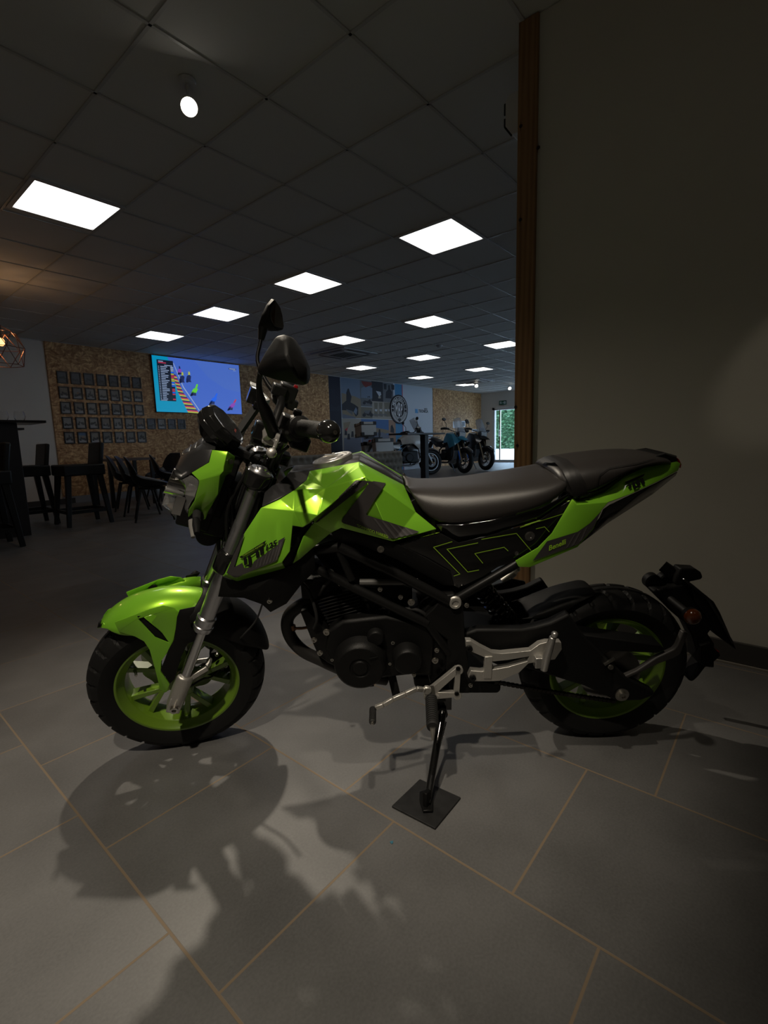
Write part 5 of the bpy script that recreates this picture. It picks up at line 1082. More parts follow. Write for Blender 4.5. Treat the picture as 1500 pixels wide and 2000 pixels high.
def mini(cx, cy, s, mi=6, f=M10, d=.0016):
    for k in (-1, 1): flat(b, f(*[(cx+k*s*.8+s*.4*math.cos(2*math.pi*t/10), cy+s*.35+s*.4*math.sin(2*math.pi*t/10)) for t in range(10)]), Yw-d, mi)
    flat(b, f((cx-s, cy-s*.3), (cx, cy-s*.1), (cx+s*.6, cy-s*.6), (cx+s, cy+s*.4), (cx, cy+s*.5)), Yw-d-.0003, mi)
mini(835, 580, 85); mini(860, 480, 25); mini(840, 830, 95, 6); flat(b, M10((760, 770), (900, 760), (860, 840), (790, 830)), Yw-.0022, 7)
flat(b, M10((1010, 360), (1110, 380), (1120, 440), (1080, 480)), Yw-.0016, 0); flat(b, M10((1060, 470), (1110, 470), (1110, 515), (1060, 515)), Yw-.0018, 11)
flat(b, M10((1170, 210), (1230, 215), (1230, 330), (1180, 325)), Yw-.0010, 6); flat(b, M10((1330, 225), (1395, 235), (1395, 340), (1335, 330)), Yw-.0010, 6)
flat(b, M10((1265, 240), (1300, 240), (1310, 330), (1350, 380), (1340, 520), (1210, 510), (1220, 380), (1265, 330)), Yw-.0014, 6)
for cx in (1010, 1110, 1220, 1290): flat(b, M10((cx-40, 600), (cx+40, 605), (cx+30, 760), (cx+45, 900), (cx-40, 890), (cx-30, 740)), Yw-.0012, 8); flat(b, M10((cx-20, 740), (cx+30, 745), (cx+20, 790), (cx-20, 780)), Yw-.0016, 0)
for cx in (985, 1090, 1190): mini(cx, 850, 40, 7)
flat(b, N10((330, 60), (480, 40), (440, 150), (350, 250)), Yw-.001, 5); flat(b, N10((360, 200), (425, 160), (400, 240)), Yw-.0014, 3)
for cx, cy in ((380, 260), (440, 350), (520, 300), (430, 520), (520, 540)): flat(b, N10((cx-20, cy-60), (cx+20, cy-60), (cx+30, cy+60), (cx-30, cy+60)), Yw-.0012, 6 if cy < 400 else 9)
flat(b, N10((340, 380), (700, 360), (700, 860), (340, 860)), Yw-.0009, 9)
flat(b, N10((730, 240), (840, 180), (960, 160), (1100, 180), (1290, 220), (1290, 280), (730, 330)), Yw-.001, 5)
flat(b, N10((730, 320), (1000, 270), (1150, 260), (1290, 330), (1290, 700), (730, 700)), Yw-.0012, 9)
for cx, s in ((960, 60), (1085, 50), (780, 70)): flat(b, N10((cx-s*.3, 300-s*2), (cx+s*.3, 300-s*2), (cx+s*.5, 300), (cx+s*.2, 300+s*1.6), (cx-s*.3, 300+s*1.5), (cx-s*.5, 300)), Yw-.0016, 6)
flat(b, N10((1320, 130), (1350, 100), (1390, 200), (1390, 280), (1310, 260)), Yw-.0016, 6)
V, F = text2d('Benelli', .42, 'LEFT', .004); o_ = mu(649, 802)
for _t, zo, sc in (('Benelli', 0, 1), ('TNT', .45, .7), ('TRK', -.55, .8)):
    V, F = text2d(_t, .22*sc, 'LEFT', .002); b.mi = 12; b.add([Vector((mx0+.06+v.x*.62, Yw-.0012, o_[1]+zo+v.y)) for v in V], F)
mural = b.build('wall_mural', MM, sm=0); tag(mural, 'printed wall mural with navy strip, motorcycle photo collage and blue and red stripes', 'mural')
# small logo on the pale part
M_lg = [mat('sign_ink', (.02, .022, .03), .5), mat('sign_blue', (.07, .30, .62), .5)]
lx0, lx1 = mu(808, 803)[0], mu(836, 803)[0]; lz = mu(815, 803)[1]; hh = .13
b = MB(); yy = Yw-.006
b.mi = 1; b.box(((lx0*.82+lx1*.18-.0), yy, lz), ((lx1-lx0)*.17, .006, hh)); b.mi = 0
b.prism([(lx0+(lx1-lx0)*.19, yy, lz-hh/2), (lx0+(lx1-lx0)*.30, yy, lz-hh/2), (lx0+(lx1-lx0)*.23, yy, lz+hh/2), (lx0+(lx1-lx0)*.19, yy, lz+hh/2)], (0, .003, 0))
V, F = text2d('TECNICA', .125, 'LEFT', .004); wv = max(v.x for v in V); k_ = (lx1-lx0)*.68/wv; b.add([Vector((lx0+(lx1-lx0)*.32+v.x*k_, yy-.001, lz-.035+v.y)) for v in V], F)
V, F = text2d('MOTO', .06, 'LEFT', .003); b.add([Vector((lx0+(lx1-lx0)*.72+v.x, yy-.001, lz+.065+v.y)) for v in V], F)
o = b.build('wall_logo', M_lg, sm=0); tag(o, 'small dark wall lettering with a blue block, right of the round sign', 'sign')
# round sign
sx0, sx1 = on_wall(763.3, 800, .05).x, on_wall(797, 800, .05).x; sz1, sz0 = on_wall(780, 770.5, .05).z, on_wall(781, 828, .05).z
sc = Vector(((sx0+sx1)/2, 0, (sz0+sz1)/2)); sr = ((sx1-sx0)+(sz1-sz0))/4
sg = empty('wall_sign', (sc.x, Y1-.006, sc.z), 0, 'round black and white wall sign reading MORBIDELLI MBP', 'sign')
M_sw = mat('sign_white', (.62, .64, .66), .5); M_sb = mat('sign_black', (.008, .009, .014), .5)
b = MB(); b.lathe((0, 0, 0), (0, -1, 0), [(0, sr), (.03, sr), (.03, .01)], 64); b.build('disc', M_sb, sg)
b = MB(); y = -.031
def ring(r0, r1, a0=0, a1=2*math.pi, n=64, yy=y):
    full = abs(a1-a0-2*math.pi) < 1e-6; m = n if full else n+1
    A = [Vector((r0*math.cos(a0+(a1-a0)*k/n), yy, r0*math.sin(a0+(a1-a0)*k/n))) for k in range(m)]; B = [Vector((r1*math.cos(a0+(a1-a0)*k/n), yy, r1*math.sin(a0+(a1-a0)*k/n))) for k in range(m)]
    b.add(A+B, [(k, (k+1) % m, (k+1) % m+m, k+m) for k in range(n if full else n)])
ring(sr*.90, sr*.865); ring(sr*.60, sr*.565); ring(sr*.84, sr*.80, math.radians(195), math.radians(262), 20); ring(sr*.84, sr*.80, math.radians(278), math.radians(345), 20); ring(sr*.66, sr*.63, math.radians(195), math.radians(262), 20); ring(sr*.66, sr*.63, math.radians(278), math.radians(345), 20)
for k in range(11):
    for s in (-1, 1):
        a = math.radians(270+s*(14+k*5.8)); a2 = a+s*.07; ring_ = [(sr*.68, a), (sr*.79, a2), (sr*.79, a2+.045*s), (sr*.68, a+.05*s)]
        b.add([Vector((r*math.cos(t), y, r*math.sin(t))) for r, t in ring_], [(0, 1, 2, 3)])
for s in (-1, 1): b.add([Vector((s*sr*q, y, z*sr)) for q, z in ((.84, .02), (.84, .06), (.62, .06), (.62, .02))], [(0, 1, 2, 3)])
b.build('sign_emblem', M_sw, sg, sm=0)
b = MB(); word = 'MORBIDELLI'
for i, chh in enumerate(word):
    V, F = text2d(chh, sr*.26, 'CENTER', sr*.006); a = math.radians(152-i*(124/9)); rr = sr*.635
    ux = Vector((math.sin(a), 0, -math.cos(a))); uy = Vector((math.cos(a), 0, math.sin(a))); b.add([uy*rr+ux*v.x+uy*v.y+Vector((0, y, 0)) for v in V], F)
for chh, xx, sxx in (('M', -.30, .8), ('B', 0, .85), ('P', .27, .8)):
    V, F = text2d(chh, sr*1.0, 'CENTER', sr*.02); hgt = max(v.y for v in V); kz = sr*(.95 if chh == 'B' else .78)/hgt; b.add([Vector((xx*sr+v.x*sxx*.5, y, v.y*kz-hgt*kz/2)) for v in V], F)
b.build('sign_lettering', M_sw, sg, sm=0)
# papers on the far strand board
M_paper = mat('white_paper', (.65, .68, .72), .6); M_pink = mat('paper_ink', (.15, .17, .2), .6)
for px0, py0, px1, py1, lb, ink in ((885, 823, 894, 836, 'plain white sheet pinned on the far strand board, left of the tall sheet', 0), (894, 822, 900, 839, 'tall bright white sheet in the middle of the far strand board', 0), (901, 822, 909, 834, 'small sheet with a grey picture on the far strand board', 1), (922, 838, 935, 843, 'small pale notice low on the far strand board beside the corner', 1)):
    a = wpx(px0, py0, 1, Y1-.03); c = wpx(px1, py1, 1, Y1-.03); m = (a+c)/2; w_, h_ = abs(c.x-a.x), abs(a.z-c.z)
    o = empty('paper_sheet', (m.x, Y1-.022, m.z), 0, lb, 'poster', 'sheets pinned on the far strand board'); b = MB(); b.box((0, -.001, 0), (w_, .002, h_)); b.build('sheet', M_paper, o, sm=0)
    if ink: b = MB(); b.box((0, -.0025, 0), (w_*.75, .001, h_*.7)); b.build('print', M_pink, o, sm=0)
# exit sign on the end wall
q0, q1 = wpx(975, 783, 0, X1-.03), wpx(989, 790, 0, X1-.03); m = wpx(982, 786.5, 0, X1-.03); W_s = abs(q0.y-q1.y)
ex_ = empty('exit_sign', (X1-.02, m.y, m.z), 0, 'green emergency exit sign above the glazed door', 'sign')
M_eg = mat('exit_green', (.01, .10, .055), .4); M_ew = mat('exit_white', (.5, .55, .56), .4)
b = MB(); b.box((-.01, 0, 0), (.02, W_s, .16)); b.build('panel', M_eg, ex_, sm=0)
b = MB(); yq = lambda u: W_s*(.5-u)
def exf(pts): b.add([Vector((-.0215, yq(u), (.5-v)*.16)) for u, v in pts], [tuple(range(len(pts)))])
exf([(.64, .2), (.92, .2), (.92, .8), (.64, .8)]); exf([(.12, .2), (.20, .2), (.20, .8), (.12, .8)]); exf([(.24, .12), (.30, .12), (.30, .25), (.24, .25)]); exf([(.20, .30), (.36, .28), (.34, .5), (.42, .8), (.36, .82), (.28, .58), (.18, .85), (.14, .8), (.24, .5)]); exf([(.48, .42), (.60, .42), (.60, .35), (.63, .5), (.60, .65), (.60, .58), (.48, .58)])
b.build('pictogram', M_ew, ex_, sm=0)
# ------------------------------------------------------------------ bar side: counter, glasses, stools, lamp
M_bar = mat('bar_front', (.012, .009, .008), .5); M_bartop = mat('bar_top', (.015, .013, .012), .3)
bar = empty('bar_counter', (.5, 6.45, 0), 0, 'tall dark bar counter with thin overhanging top at the left edge', 'bar counter')
b = MB(); b.box((0-.25, 0, .6), (2.5, .38, 1.2)); b.build('cabinet', M_bar, bar, sm=0, bevel=.004)
b = MB(); b.box((-.14, .03, 1.215), (2.78, .56, .026)); b.build('counter_top', M_bartop, bar, sm=0, bevel=.003)
b = MB(); b.box((.85, -.1, 1.2-.06), (.42, .16, .02)); b.build('top_bracket', M_bar, bar, sm=0)
M_dglass = mat('drinking_glass', (.95, .95, .95), .02, trans=1., ior=1.3)
for px, lb in ((39, 'clear stemless wine glass on the bar top, nearer to its end'), (6, 'clear low wine glass on the bar top at the left picture edge')):
    p = wpx(px, 820, 1, 6.42); b = MB(); b.lathe((0, 0, 0), (0, 0, 1), [(0, .028), (.003, .034), (.02, .046), (.045, .052), (.09, .044), (.105, .040), (.105, .038), (.09, .042), (.045, .050), (.02, .043), (.006, .030), (.006, .001)], 24)
    o = b.build('wine_glass', M_dglass); o.location = (p.x, 6.42, 1.2285); tag(o, lb, 'glass', 'wine glasses on the bar')
M_stool = mat('stool_leather', (.008, .009, .010), .45); M_leg = mat('dark_leg', (.006, .006, .006), .45)
def stool(x, y, label):
    r = empty('bar_stool', (x, y, 0), 0, label, 'bar stool', 'dark bar stools by the counter'); w = .42; h = .63
    b = MB(); b.box((0, 0, h+.035), (w+.03, w+.03, .13)); b.build('seat', M_stool, r, bevel=.015, bseg=3)
    b = MB(); b.bar((.19, 0, h+.06), (.235, 0, h+.36), w*.9, .05, (1, 0, 0)); b.build('backrest', M_stool, r, bevel=.015, bseg=3)
    for sx in (-1, 1):
        for sy in (-1, 1):
            b = MB(); b.bar((sx*.17, sy*.17, h), (sx*.235, sy*.225, 0), .06, .06, (0, 1, 0), .042, .042); b.build('leg', M_leg, r, sm=0, bevel=.003)
    b = MB(); zz = .17
    for s in (-1, 1): b.box((0, s*.213, zz), (.44, .025, .04)); b.box((s*.22, 0, zz+.06*0), (.025, .42, .04))
    b.build('foot_rest', M_leg, r, sm=0)
stool(2.15, 6.66, 'dark high stool with padded back standing right of the bar, nearer the dining chairs')
stool(1.72, 7.17, 'dark high stool with padded back, half behind the end of the bar counter')
stool(1.02, 5.80, 'dark high stool at the left picture edge, only one leg in view')
# pendant lamp of copper wire
M_copper = mat('copper_wire', (.16, .07, .04), .35, metal=.9); M_bulb = mat('amber_bulb', (.8, .5, .2), .2, emit=(1, .45, .16), es=3.)
def pendant(x, y, z, label):
    r = empty('pendant_lamp', (x, y, z), 0, label, 'pendant lamp', 'copper wire pendant lamps over the bar')
    top = [Vector((0, 0, .20))]; up = [Vector((math.cos(k*math.pi/3)*.13, math.sin(k*math.pi/3)*.13, .13)) for k in range(6)]; mid = [Vector((math.cos(k*math.pi/3+.5)*.20, math.sin(k*math.pi/3+.5)*.20, -.03)) for k in range(6)]; lo = [Vector((math.cos(k*math.pi/3)*.17, math.sin(k*math.pi/3)*.17, -.20)) for k in range(6)]
    b = MB()
    for k in range(6):
        l = (k+1) % 6
        for a, c in ((top[0], up[k]), (up[k], up[l]), (up[k], mid[k]), (up[l], mid[k]), (mid[k], mid[l]), (mid[k], lo[k]), (mid[k], lo[l]), (lo[k], lo[l])): b.cyl(a, c, .0035, n=6)
    b.build('wire_cage', M_copper, r)
    b = MB(); b.ball((0, 0, .03), .032, 16, (1, 1, 1.3)); b.build('bulb', M_bulb, r)
    b = MB(); b.cyl((0, 0, .07), (0, 0, .20), .016); b.cyl((0, 0, .20), (0, 0, CEIL-z-.02), .003, n=8); b.lathe((0, 0, CEIL-z), (0, 0, -1), [(0, .05), (.02, .05), (.025, .01)], 20); b.build('lamp_cord', M_black, r)
    l = bpy.data.lights.new('pendant_bulb', 'POINT'); l.energy = 7; l.color = (1, .55, .25); l.shadow_soft_size = .04; o = bpy.data.objects.new('pendant_bulb', l); COL.objects.link(o); o.location = (x, y, z+.06); o['kind'] = 'structure'
pl = wpx(3, 674, 1, 6.3); pendant(pl.x, 6.3, pl.z, 'geometric copper wire pendant lamp cut by the left picture edge')
pendant(.25, 6.3, pl.z, 'copper wire pendant lamp over the bar, outside the picture on the left')
# ------------------------------------------------------------------ dining chairs and table
M_chair = mat('black_shell', (.010, .011, .013), .4, spec=.5); M_cush = mat('black_cushion', (.012, .012, .013), .5)
cproto = None
def dchair(x, y, rz, label):
    global cproto
    if cproto is None:
        r = empty('dining_chair', (0, 0, 0)); S_ = []
        pr = [(.23, .425), (.20, .445), (.10, .440), (-.02, .432), (-.12, .436), (-.18, .47), (-.215, .55), (-.235, .66), (-.255, .76), (-.275, .815)]
        hw = [.19, .205, .22, .225, .225, .225, .22, .21, .185, .13]
        rise = [.0, .02, .06, .09, .11, .12, .09, .06, .03, .0]
        for (px_, pz_), w_, rs_ in zip(pr, hw, rise):
            row = []
            for k in range(-6, 7):
                t = k/6; row.append(Vector((px_+abs(t)**3*rs_*(.9 if pz_ > .5 else .1), t*w_, pz_+abs(t)**3*rs_*(1 if pz_ < .5 else .25))))
            S_.append(row)
        b = MB(); b.rings(S_, closed=False, caps=False); b.build('seat_shell', M_chair, r, solid=.014, sub=1)
        b = MB(); b.lathe((.03, 0, .44), (0, 0, 1), [(0, .17), (.02, .175), (.03, .16)], 20); b.build('cushion', M_cush, r)
        b = MB(); b.box((0, 0, .40), (.30, .05, .03)); b.box((0, 0, .40), (.05, .30, .03)); b.box((.0, 0, .418), (.2, .2, .02)); b.build('under_frame', M_leg, r, sm=0)
        for sx in (-1, 1):
            for sy in (-1, 1): b = MB(); b.tube([(sx*.13, sy*.13, .40), (sx*.22, sy*.22, .0)], [.018, .012], 10); b.build('leg', M_leg, r)
        cproto = r; index_children()
    else: r = copy_tree(cproto)
    r.location = (x, y, 0); r.rotation_euler = (0, 0, rz); tag(r, label, 'chair', 'black shell dining chairs'); return r
dchair(3.10, 7.52, -.45, 'black shell dining chair at the far left of the row, next to the stools')
dchair(2.96, 6.85, -.50, 'black shell dining chair between the leftmost one and the front one')
dchair(2.80, 6.18, -.40, 'front black shell dining chair with its curved rim towards the motorcycle headlight')
dchair(3.62, 7.30, -.45, 'black shell dining chair right of the row, back in front of the table edge')
dchair(4.00, 8.35, 3.3, 'black shell dining chair facing left, on the far side behind the motorcycle visor')
M_tabletop = wood('table_wood', (.05, .03, .02), (.11, .07, .045), 1., 'X', .4)
t = empty('dining_table', (3.33, 8.30, 0), 0, 'dining table with thin brown top, left of the one carrying the card', 'table')
b = MB(); b.box((0, 0, .735), (.74, .74, .035)); b.build('table_top', M_tabletop, t, sm=0, bevel=.003)
for sx in (-1, 1):
    for sy in (-1, 1): b = MB(); b.box((sx*.32, sy*.32, .359), (.05, .05, .717)); b.build('leg', M_leg, t, sm=0)
t2 = copy_table = None
index_children(); t2 = copy_tree(t); t2.location = (4.70, 8.30, 0); tag(t2, 'dining table mostly hidden behind the motorcycle visor, carrying the folded card', 'table', 'small brown dining tables'); t['group'] = 'small brown dining tables'
p = Vector((4.49, 8.22, .7545)); r = empty('menu_card', p, .9, 'colourful folded card standing on the dining table behind the motorcycle display', 'card')
b = MB()
for s in (-1, 1): b.add([(-.07, s*.04, 0), (.07, s*.04, 0), (.07, s*.002, .19), (-.07, s*.002, .19)], [(0, 1, 2, 3)])
b.build('card', M_paper, r, solid=.001, sm=0, off=0)
b = MB(); rn = random.Random(4); MI = [mat('card_navy', (.03, .04, .12), .5), mat('card_orange', (.30, .10, .04), .5), mat('card_teal', (.05, .20, .24), .5), mat('card_yellow', (.35, .30, .04), .5)]
for u0, u1, v0, v1, mi in ((-.065, .0, .09, .18, 0), (.0, .065, .02, .10, 1), (.0, .065, .11, .18, 2), (-.065, 0, .01, .08, 1), (-.01, .03, .15, .18, 3)):
    b.mi = mi
    for s in (-1, 1): b.add([(u, s*(.04-.2*v+.0015), v) for u, v in ((u0, v0), (u1, v0), (u1, v1), (u0, v1))], [(0, 1, 2, 3)])
b.build('print', MI, r, sm=0)
# ------------------------------------------------------------------ tufted bench behind the tank
M_sofa = mat('taupe_velvet', (.17, .15, .12), .85, bump=.3, bscale=250)
xs0 = wpx(543, 890, 1, 5.6).x; xs1 = wpx(786, 884, 1, 5.6).x; zs = wpx(700, 884, 1, 5.6).z
sf = empty('tufted_bench', ((xs0+xs1)/2, 5.85, 0), 0, 'grey taupe button tufted bench back showing behind the motorcycle tank', 'sofa'); W = xs1-xs0
b = MB(); nx, nz = 120, 30; hgt = zs-.12; R_ = []
bp_ = [(u*.13+(.065 if v % 2 else 0), .16+v*.125) for v in range(int(hgt/.125)+1) for u in range(int(W/.13)+1)]
for j in range(nz+1):
    row = []
    for i in range(nx+1):
        x = W*i/nx; z = .12+hgt*j/nz; dd = min(math.hypot(x-bx_, z-bz_) for bx_, bz_ in bp_); y = -.22-.065*min(1, dd/.06)**.6
        if z > zs-.05: y += .05*((z-zs+.05)/.05)**2
        e = min(x, W-x)
        if e < .05: y += .05*((.05-e)/.05)**2
        row.append(Vector((x-W/2, y, z)))
    R_.append(row)
b.rings(R_, closed=False, caps=False)
b.build('tufted_back', M_sofa, sf, sm=60)
b = MB(); b.box((0, -.16, (zs+.10)/2), (W-.02, .16, zs-.13)); b.box((0, .18, .25), (W, .56, .34)); b.build('seat', M_sofa, sf, bevel=.03, bseg=3)
for sx in (-1, 1):
    for sy in (-.2, .38): b = MB(); b.box((sx*(W/2-.08), sy, .045), (.05, .05, .09)); b.build('leg', M_leg, sf, sm=0)
# ------------------------------------------------------------------ high table
ht = empty('high_table', (10.10, 6.2, 0), 0, 'dark high table with a square post in front of the parked motorcycles', 'table')
xa_ = wpx(770, 846, 1, 6.2); xb_ = wpx(857, 846, 1, 6.2); zt = xa_.z
xm_ = wpx(829, 880, 1, 6.2).x; ht.location.x = xm_
b = MB(); b.box(((xa_.x+xb_.x)/2-xm_, 0, zt-.02), (xb_.x-xa_.x-.25, .5, .035)); b.build('table_top', M_darkwood, ht, sm=0, bevel=.003)
b = MB(); b.box((0, 0, zt/2-.015), (.13, .13, zt-.05)); b.build('post', M_leg, ht, sm=0); b = MB(); b.box((0, 0, .012), (.5, .5, .024)); b.build('base_plate', M_leg, ht, sm=0)
# ------------------------------------------------------------------ parked touring motorcycles
M_bikeblk = mat('bike_black', (.010, .010, .011), .3, coat=.3); M_bikegrey = mat('bike_grey_alloy', (.30, .30, .31), .35, metal=.8); M_gold = mat('gold_fork', (.30, .24, .16), .35, metal=.8)
M_bikedisc = mat('dark_disc', (.10, .10, .10), .5, metal=.6)
M_screen = mat('wind_screen', (.35, .38, .42), .08, alpha=.45); M_bluefork = mat('blue_reflector', (.02, .15, .65), .3)
def touring(name, loc, heading, lean, paint_m, accent, label, cases=False, mir=1.0):
    root = bpy.data.objects.new(name, None); COL.objects.link(root)
    root.matrix_world = Matrix.Translation(loc) @ Matrix.Rotation(heading, 4, 'Z') @ Matrix.Rotation(lean, 4, 'X')
    tag(root, label, 'motorcycle', 'touring motorcycles parked along the far wall')
    def whl(cx, R, hw, rim):
        c = Vector((cx, 0, R)); b = MB()
        b.lathe(c-Vector((0, hw*.6, 0)), (0, 1, 0), [(0, rim), (0, rim-.022), (hw*1.2, rim-.022), (hw*1.2, rim)], 36, caps=False); b.cyl(c-Vector((0, .05, 0)), c+Vector((0, .05, 0)), .035, n=16)
        for k in range(14): a = 2*math.pi*k/14; s = 1 if k % 2 else -1; b.cyl(c+Vector((math.cos(a+.3*s)*.03, s*.03, math.sin(a+.3*s)*.03)), c+Vector((math.cos(a)*(rim-.02), 0, math.sin(a)*(rim-.02))), .004, n=6)
        w = b.build('wheel', M_bikeblk, root); b = MB(); P = []
        for k in range(48):
            a = 2*math.pi*k/48; row = []
            for t in range(12): q = 2*math.pi*t/12; th = (R-rim)/2+.004; row.append(c+Vector((math.cos(a)*(R-th+th*math.cos(q)), hw*math.sin(q), math.sin(a)*(R-th+th*math.cos(q)))))
            P.append(row)
        b.rings(P, loop=True, caps=False); b.build('tyre', M_tyre, w)
        b = MB(); b.lathe(c+Vector((0, -.07, 0)), (0, 1, 0), [(0, .14), (.005, .14), (.005, .10), (0, .10)], 28, caps=False); b.build('brake_disc', M_bikedisc, w); return w
    fx, rx = .76, -.74; Rf, Rr = .335, .32
    whl(fx, Rf, .055, .235); whl(rx, Rr, .075, .21)
    hx, hz = .33, 1.0          # steering head
    for s in (-1, 1):
        b = MB(); b.tube([(fx, s*.095, Rf-.03), (fx-.16, s*.095, Rf+.30)], .026, 12); b.tube([(fx-.15, s*.095, Rf+.28), (hx+.02, s*.095, hz+.08)], .021, 12); f = b.build('fork_leg', M_gold, root)
        b = MB(); b.bar((fx-.03, s*.135, Rf+.02), (fx-.14, s*.135, Rf+.26), .035, .012, (0, 1, 0)); b.build('fork_guard', M_bluefork if accent == 'blue' else M_bikeblk, f)
    b = MB(); shell(b, [Vector((fx+math.cos(a)*.38, 0, Rf+math.sin(a)*.38)) for a in (2.5, 2.1, 1.7, 1.3, .9, .6)], [Vector((fx+math.cos(a)*.33, 0, Rf+math.sin(a)*.33)) for a in (2.5, 2.1, 1.7, 1.3, .9, .6)], [.05, .07, .075, .075, .07, .04]); b.build('front_fender', M_bikeblk, root, solid=.004)
    # body
    def sym(pts, faces, name_, m, parent=root, solid=.006): b = MB(); b.sheet([Vector(p) for p in pts], faces); b.mirror_y(); return b.build(name_, m, parent, solid=solid, off=0, bevel=.006)
    sym([(.46, -.03, .98), (.36, -.20, 1.03), (.10, -.19, 1.07), (-.12, -.10, .93), (-.10, -.14, .80), (.18, -.20, .82), (.34, -.23, .66), (.50, -.17, .74), (.62, -.04, .90), (.10, 0, 1.12), (-.14, 0, .96), (.36, 0, 1.08)], [(0, 1, 11), (1, 2, 9, 11), (2, 3, 10, 9), (2, 3, 4, 5), (1, 2, 5, 6), (1, 6, 7), (1, 7, 8, 0)], 'fuel_tank', paint_m)
    sym([(.48, -.02, 1.04), (.82, -.0, .90), (.78, -.05, .87), (.56, -.11, .92), (.48, -.13, 1.02)], [(0, 1, 2, 3, 4)], 'beak', paint_m if accent != 'black' else M_bikeblk)
    sym([(.40, -.14, .80), (.30, -.18, .64), (.05, -.15, .62), (.02, -.14, .80)], [(0, 1, 2, 3)], 'side_panel', M_bikeblk)
    b = MB(); shell(b, [Vector(p) for p in ((.0, 0, .98), (-.10, 0, .90), (-.30, 0, .86), (-.46, 0, .90), (-.55, 0, .96), (-.82, 0, .99))], [Vector(p) for p in ((.0, 0, .90), (-.10, 0, .82), (-.30, 0, .79), (-.46, 0, .80), (-.55, 0, .86), (-.82, 0, .93))], [.09, .12, .15, .15, .15, .10], ex=.7); b.build('seat', M_stool, root, solid=.01, sub=1)
    sym([(-.15, -.11, .84), (-.45, -.13, .80), (-.80, -.09, .93), (-.84, -.08, .90), (-.45, -.12, .70), (-.15, -.13, .70)], [(0, 1, 4, 5), (1, 2, 3, 4)], 'tail_panel', paint_m if accent == 'white' else M_bikeblk)
    b = MB(); b.box((.10, 0, .48), (.44, .34, .30)); b.box((.16, 0, .68), (.26, .28, .22), Matrix.Rotation(.3, 3, 'Y')); b.cyl((.06, -.21, .46), (.06, .21, .46), .11); b.cyl((-.12, -.19, .44), (-.12, .19, .44), .08); b.build('engine', M_engine, root, bevel=.02)
    b = MB()
    for s in (-1, 1): b.tube([(hx, s*.04, hz-.02), (.10, s*.16, .82), (-.22, s*.15, .62), (-.24, s*.13, .36)], .018, 10); b.tube([(-.2, s*.12, .68), (-.80, s*.08, .88)], .014, 10); b.bar((-.20, s*.12, .38), (rx, s*.11, Rr), .05, .03, (0, 1, 0)); b.tube([(.36, s*.10, .78), (.40, s*.14, .45), (.20, s*.15, .28), (-.15, s*.13, .28)], .014, 10)
    b.build('frame', M_bikeblk, root)
    b = MB(); b.bar((.15, 0, .255), (.42, 0, .36), .24, .02); b.build('skid_plate', M_bikegrey, root, bevel=.005)
    b = MB(); b.tube([(.38, -.10, .60), (.36, -.12, .34), (.0, -.12, .26), (-.3, -.14, .30), (-.45, -.19, .42)], .02, 10, smooth=4); b.tube([(-.42, -.19, .40), (-.80, -.22, .62)], [.045, .055], 14); b.build('exhaust_pipe', M_bikegrey, root)
    # cockpit
    b = MB(); b.box((.50, 0, 1.04), (.14, .24, .16)); b.box((.47, 0, 1.17), (.04, .20, .10)); b.build('headlight_fairing', M_bikeblk, root, bevel=.02)
    b = MB(); b.box((.575, 0, 1.03), (.012, .18, .09)); b.build('headlight', M_pwhite, root, bevel=.005)
    b = MB(); R2 = []
    for t in range(6):
        f = t/5; row = []
        for k in range(-4, 5): u = k/4; row.append(Vector((.58-.22*f-.08*u*u, u*(.17-.05*f**3), 1.08+.42*f-.05*u*u*f)))
        R2.append(row)
    b.rings(R2, closed=False, caps=False); b.build('wind_screen', M_screen, root, solid=.003)
    hb_ = MB(); hb_.tube([(.16, -.43, 1.16), (.26, -.28, 1.17), (.30, -.08, 1.12), (.30, .08, 1.12), (.26, .28, 1.17), (.16, .43, 1.16)], .012, 10, smooth=3); hb_ = hb_.build('handlebar', M_bikeblk, root)
    for s in (-1, 1):
        b = MB(); b.cyl((.16, s*.43, 1.16), (.235, s*.31, 1.17), .019); b.build('grip', M_rubber, hb_)
        b = MB(); b.tube([(.19, s*.44, 1.16), (.30, s*.40, 1.18), (.33, s*.28, 1.17)], .03, 8, smooth=3); b.build('hand_guard', M_bikeblk, hb_)
        b = MB(); b.tube([(.25, s*.30, 1.18), (.27, s*.34, 1.30), (.23, s*.38, 1.38*mir)], .007, 8); m_ = b.build('mirror', M_bikeblk, hb_)
        b = MB(); b.ball((.23, s*.40, 1.42*mir), .07, 14, (.35, 1.0, .62)); b.build('mirror_head', M_bikeblk, m_)
    b = MB(); b.bar((-.62, 0, .99), (-1.0, 0, 1.01), .22, .02); b.bar((-.84, 0, .90), (-1.02, 0, .62), .14, .02); b.build('luggage_rack', M_bikeblk, root)
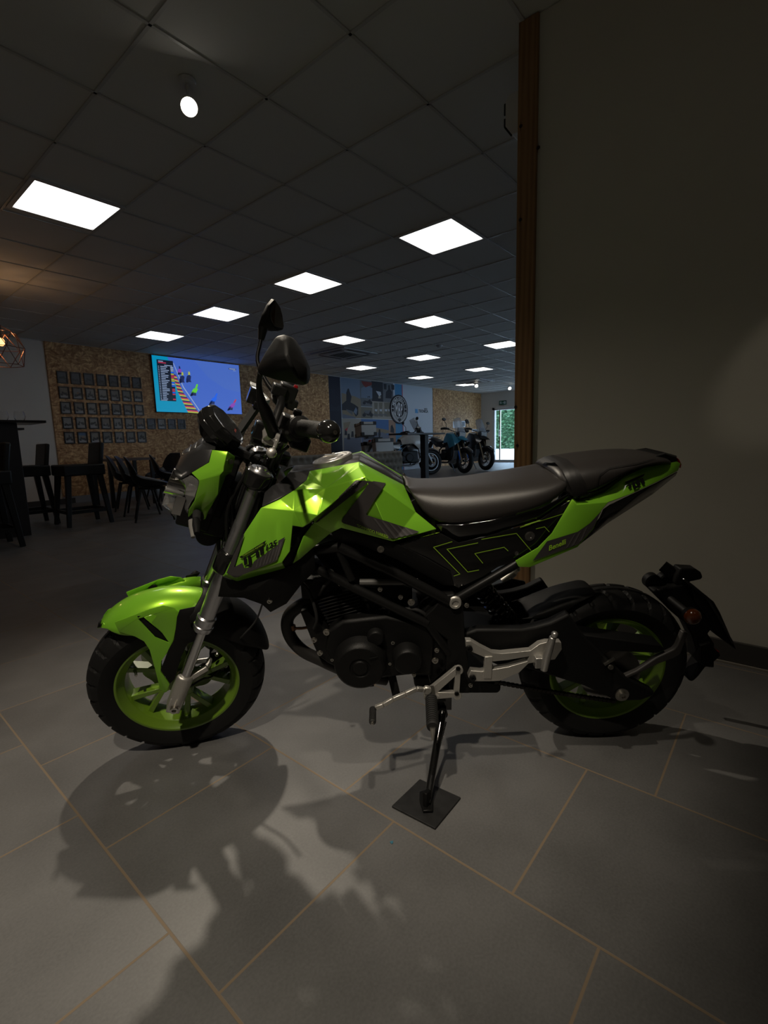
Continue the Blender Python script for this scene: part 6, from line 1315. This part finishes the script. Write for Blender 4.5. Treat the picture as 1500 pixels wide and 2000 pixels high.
    b = MB(); b.box((-.93, 0, .93), (.03, .12, .05)); b.build('tail_light', M_red, root, bevel=.005)
    b = MB(); b.bar((-.1, .15, .35), (-.06, .34, .0), .025, .02); b.build('side_stand', M_bikeblk, root)
    if cases:
        def case(c, d, nm, lb):
            b = MB(); b.box(c, d); q = b.build(nm, M_caseal, root, bevel=.015); lab(q, lb)
            b = MB(); t_ = .02
            for sx in (-1, 1):
                for sy in (-1, 1):
                    for sz in (-1, 1): b.box((c[0]+sx*(d[0]/2-.035), c[1]+sy*(d[1]/2-.035), c[2]+sz*(d[2]/2-.035)), (.085, .085, .085))
            b.box((c[0], c[1], c[2]+d[2]*.30), (d[0]+.012, d[1]+.012, .02)); b.build('corner_guards', M_bikeblk, q, bevel=.006)
        case((-1.02, 0, 1.21), (.40, .44, .33), 'top_case', 'square aluminium top case'); case((-.74, -.36, .74), (.48, .22, .38), 'pannier', 'aluminium side case'); case((-.74, .36, .74), (.48, .22, .38), 'pannier', 'aluminium side case')
    return root
M_caseal = mat('case_aluminium', (.34, .33, .31), .45, metal=.35); M_whitep = mat('pale_grey_paint', (.38, .37, .34), .3, coat=.4); M_bluep = mat('teal_blue_paint', (.03, .20, .32), .3, coat=.5); M_blackp = mat('black_paint', (.012, .013, .014), .25, coat=.5)
def place(fpx, rpx, *a, **k):
    F = wpx(*fpx, 2, 0); Rv = wpx(*rpx, 2, 0); h = math.atan2(F.y-Rv.y, F.x-Rv.x); d = Vector((math.cos(h), math.sin(h), 0)); o = F-d*.76
    return touring(a[0], Vector((o.x, o.y, .012)), h, *a[1:], **k)
place((842, 928), (742, 934), 'touring_motorcycle', -.10, M_whitep, 'white', 'pale grey touring motorcycle with aluminium top case and side cases, behind the high table', cases=True)
place((906, 925.5), (842, 921), 'touring_motorcycle', -.10, M_bluep, 'blue', 'teal blue touring motorcycle in the middle of the three parked ones')
place((948, 919.5), (889, 916), 'touring_motorcycle', -.10, M_blackp, 'black', 'black touring motorcycle parked nearest to the glazed exit door', mir=.99)
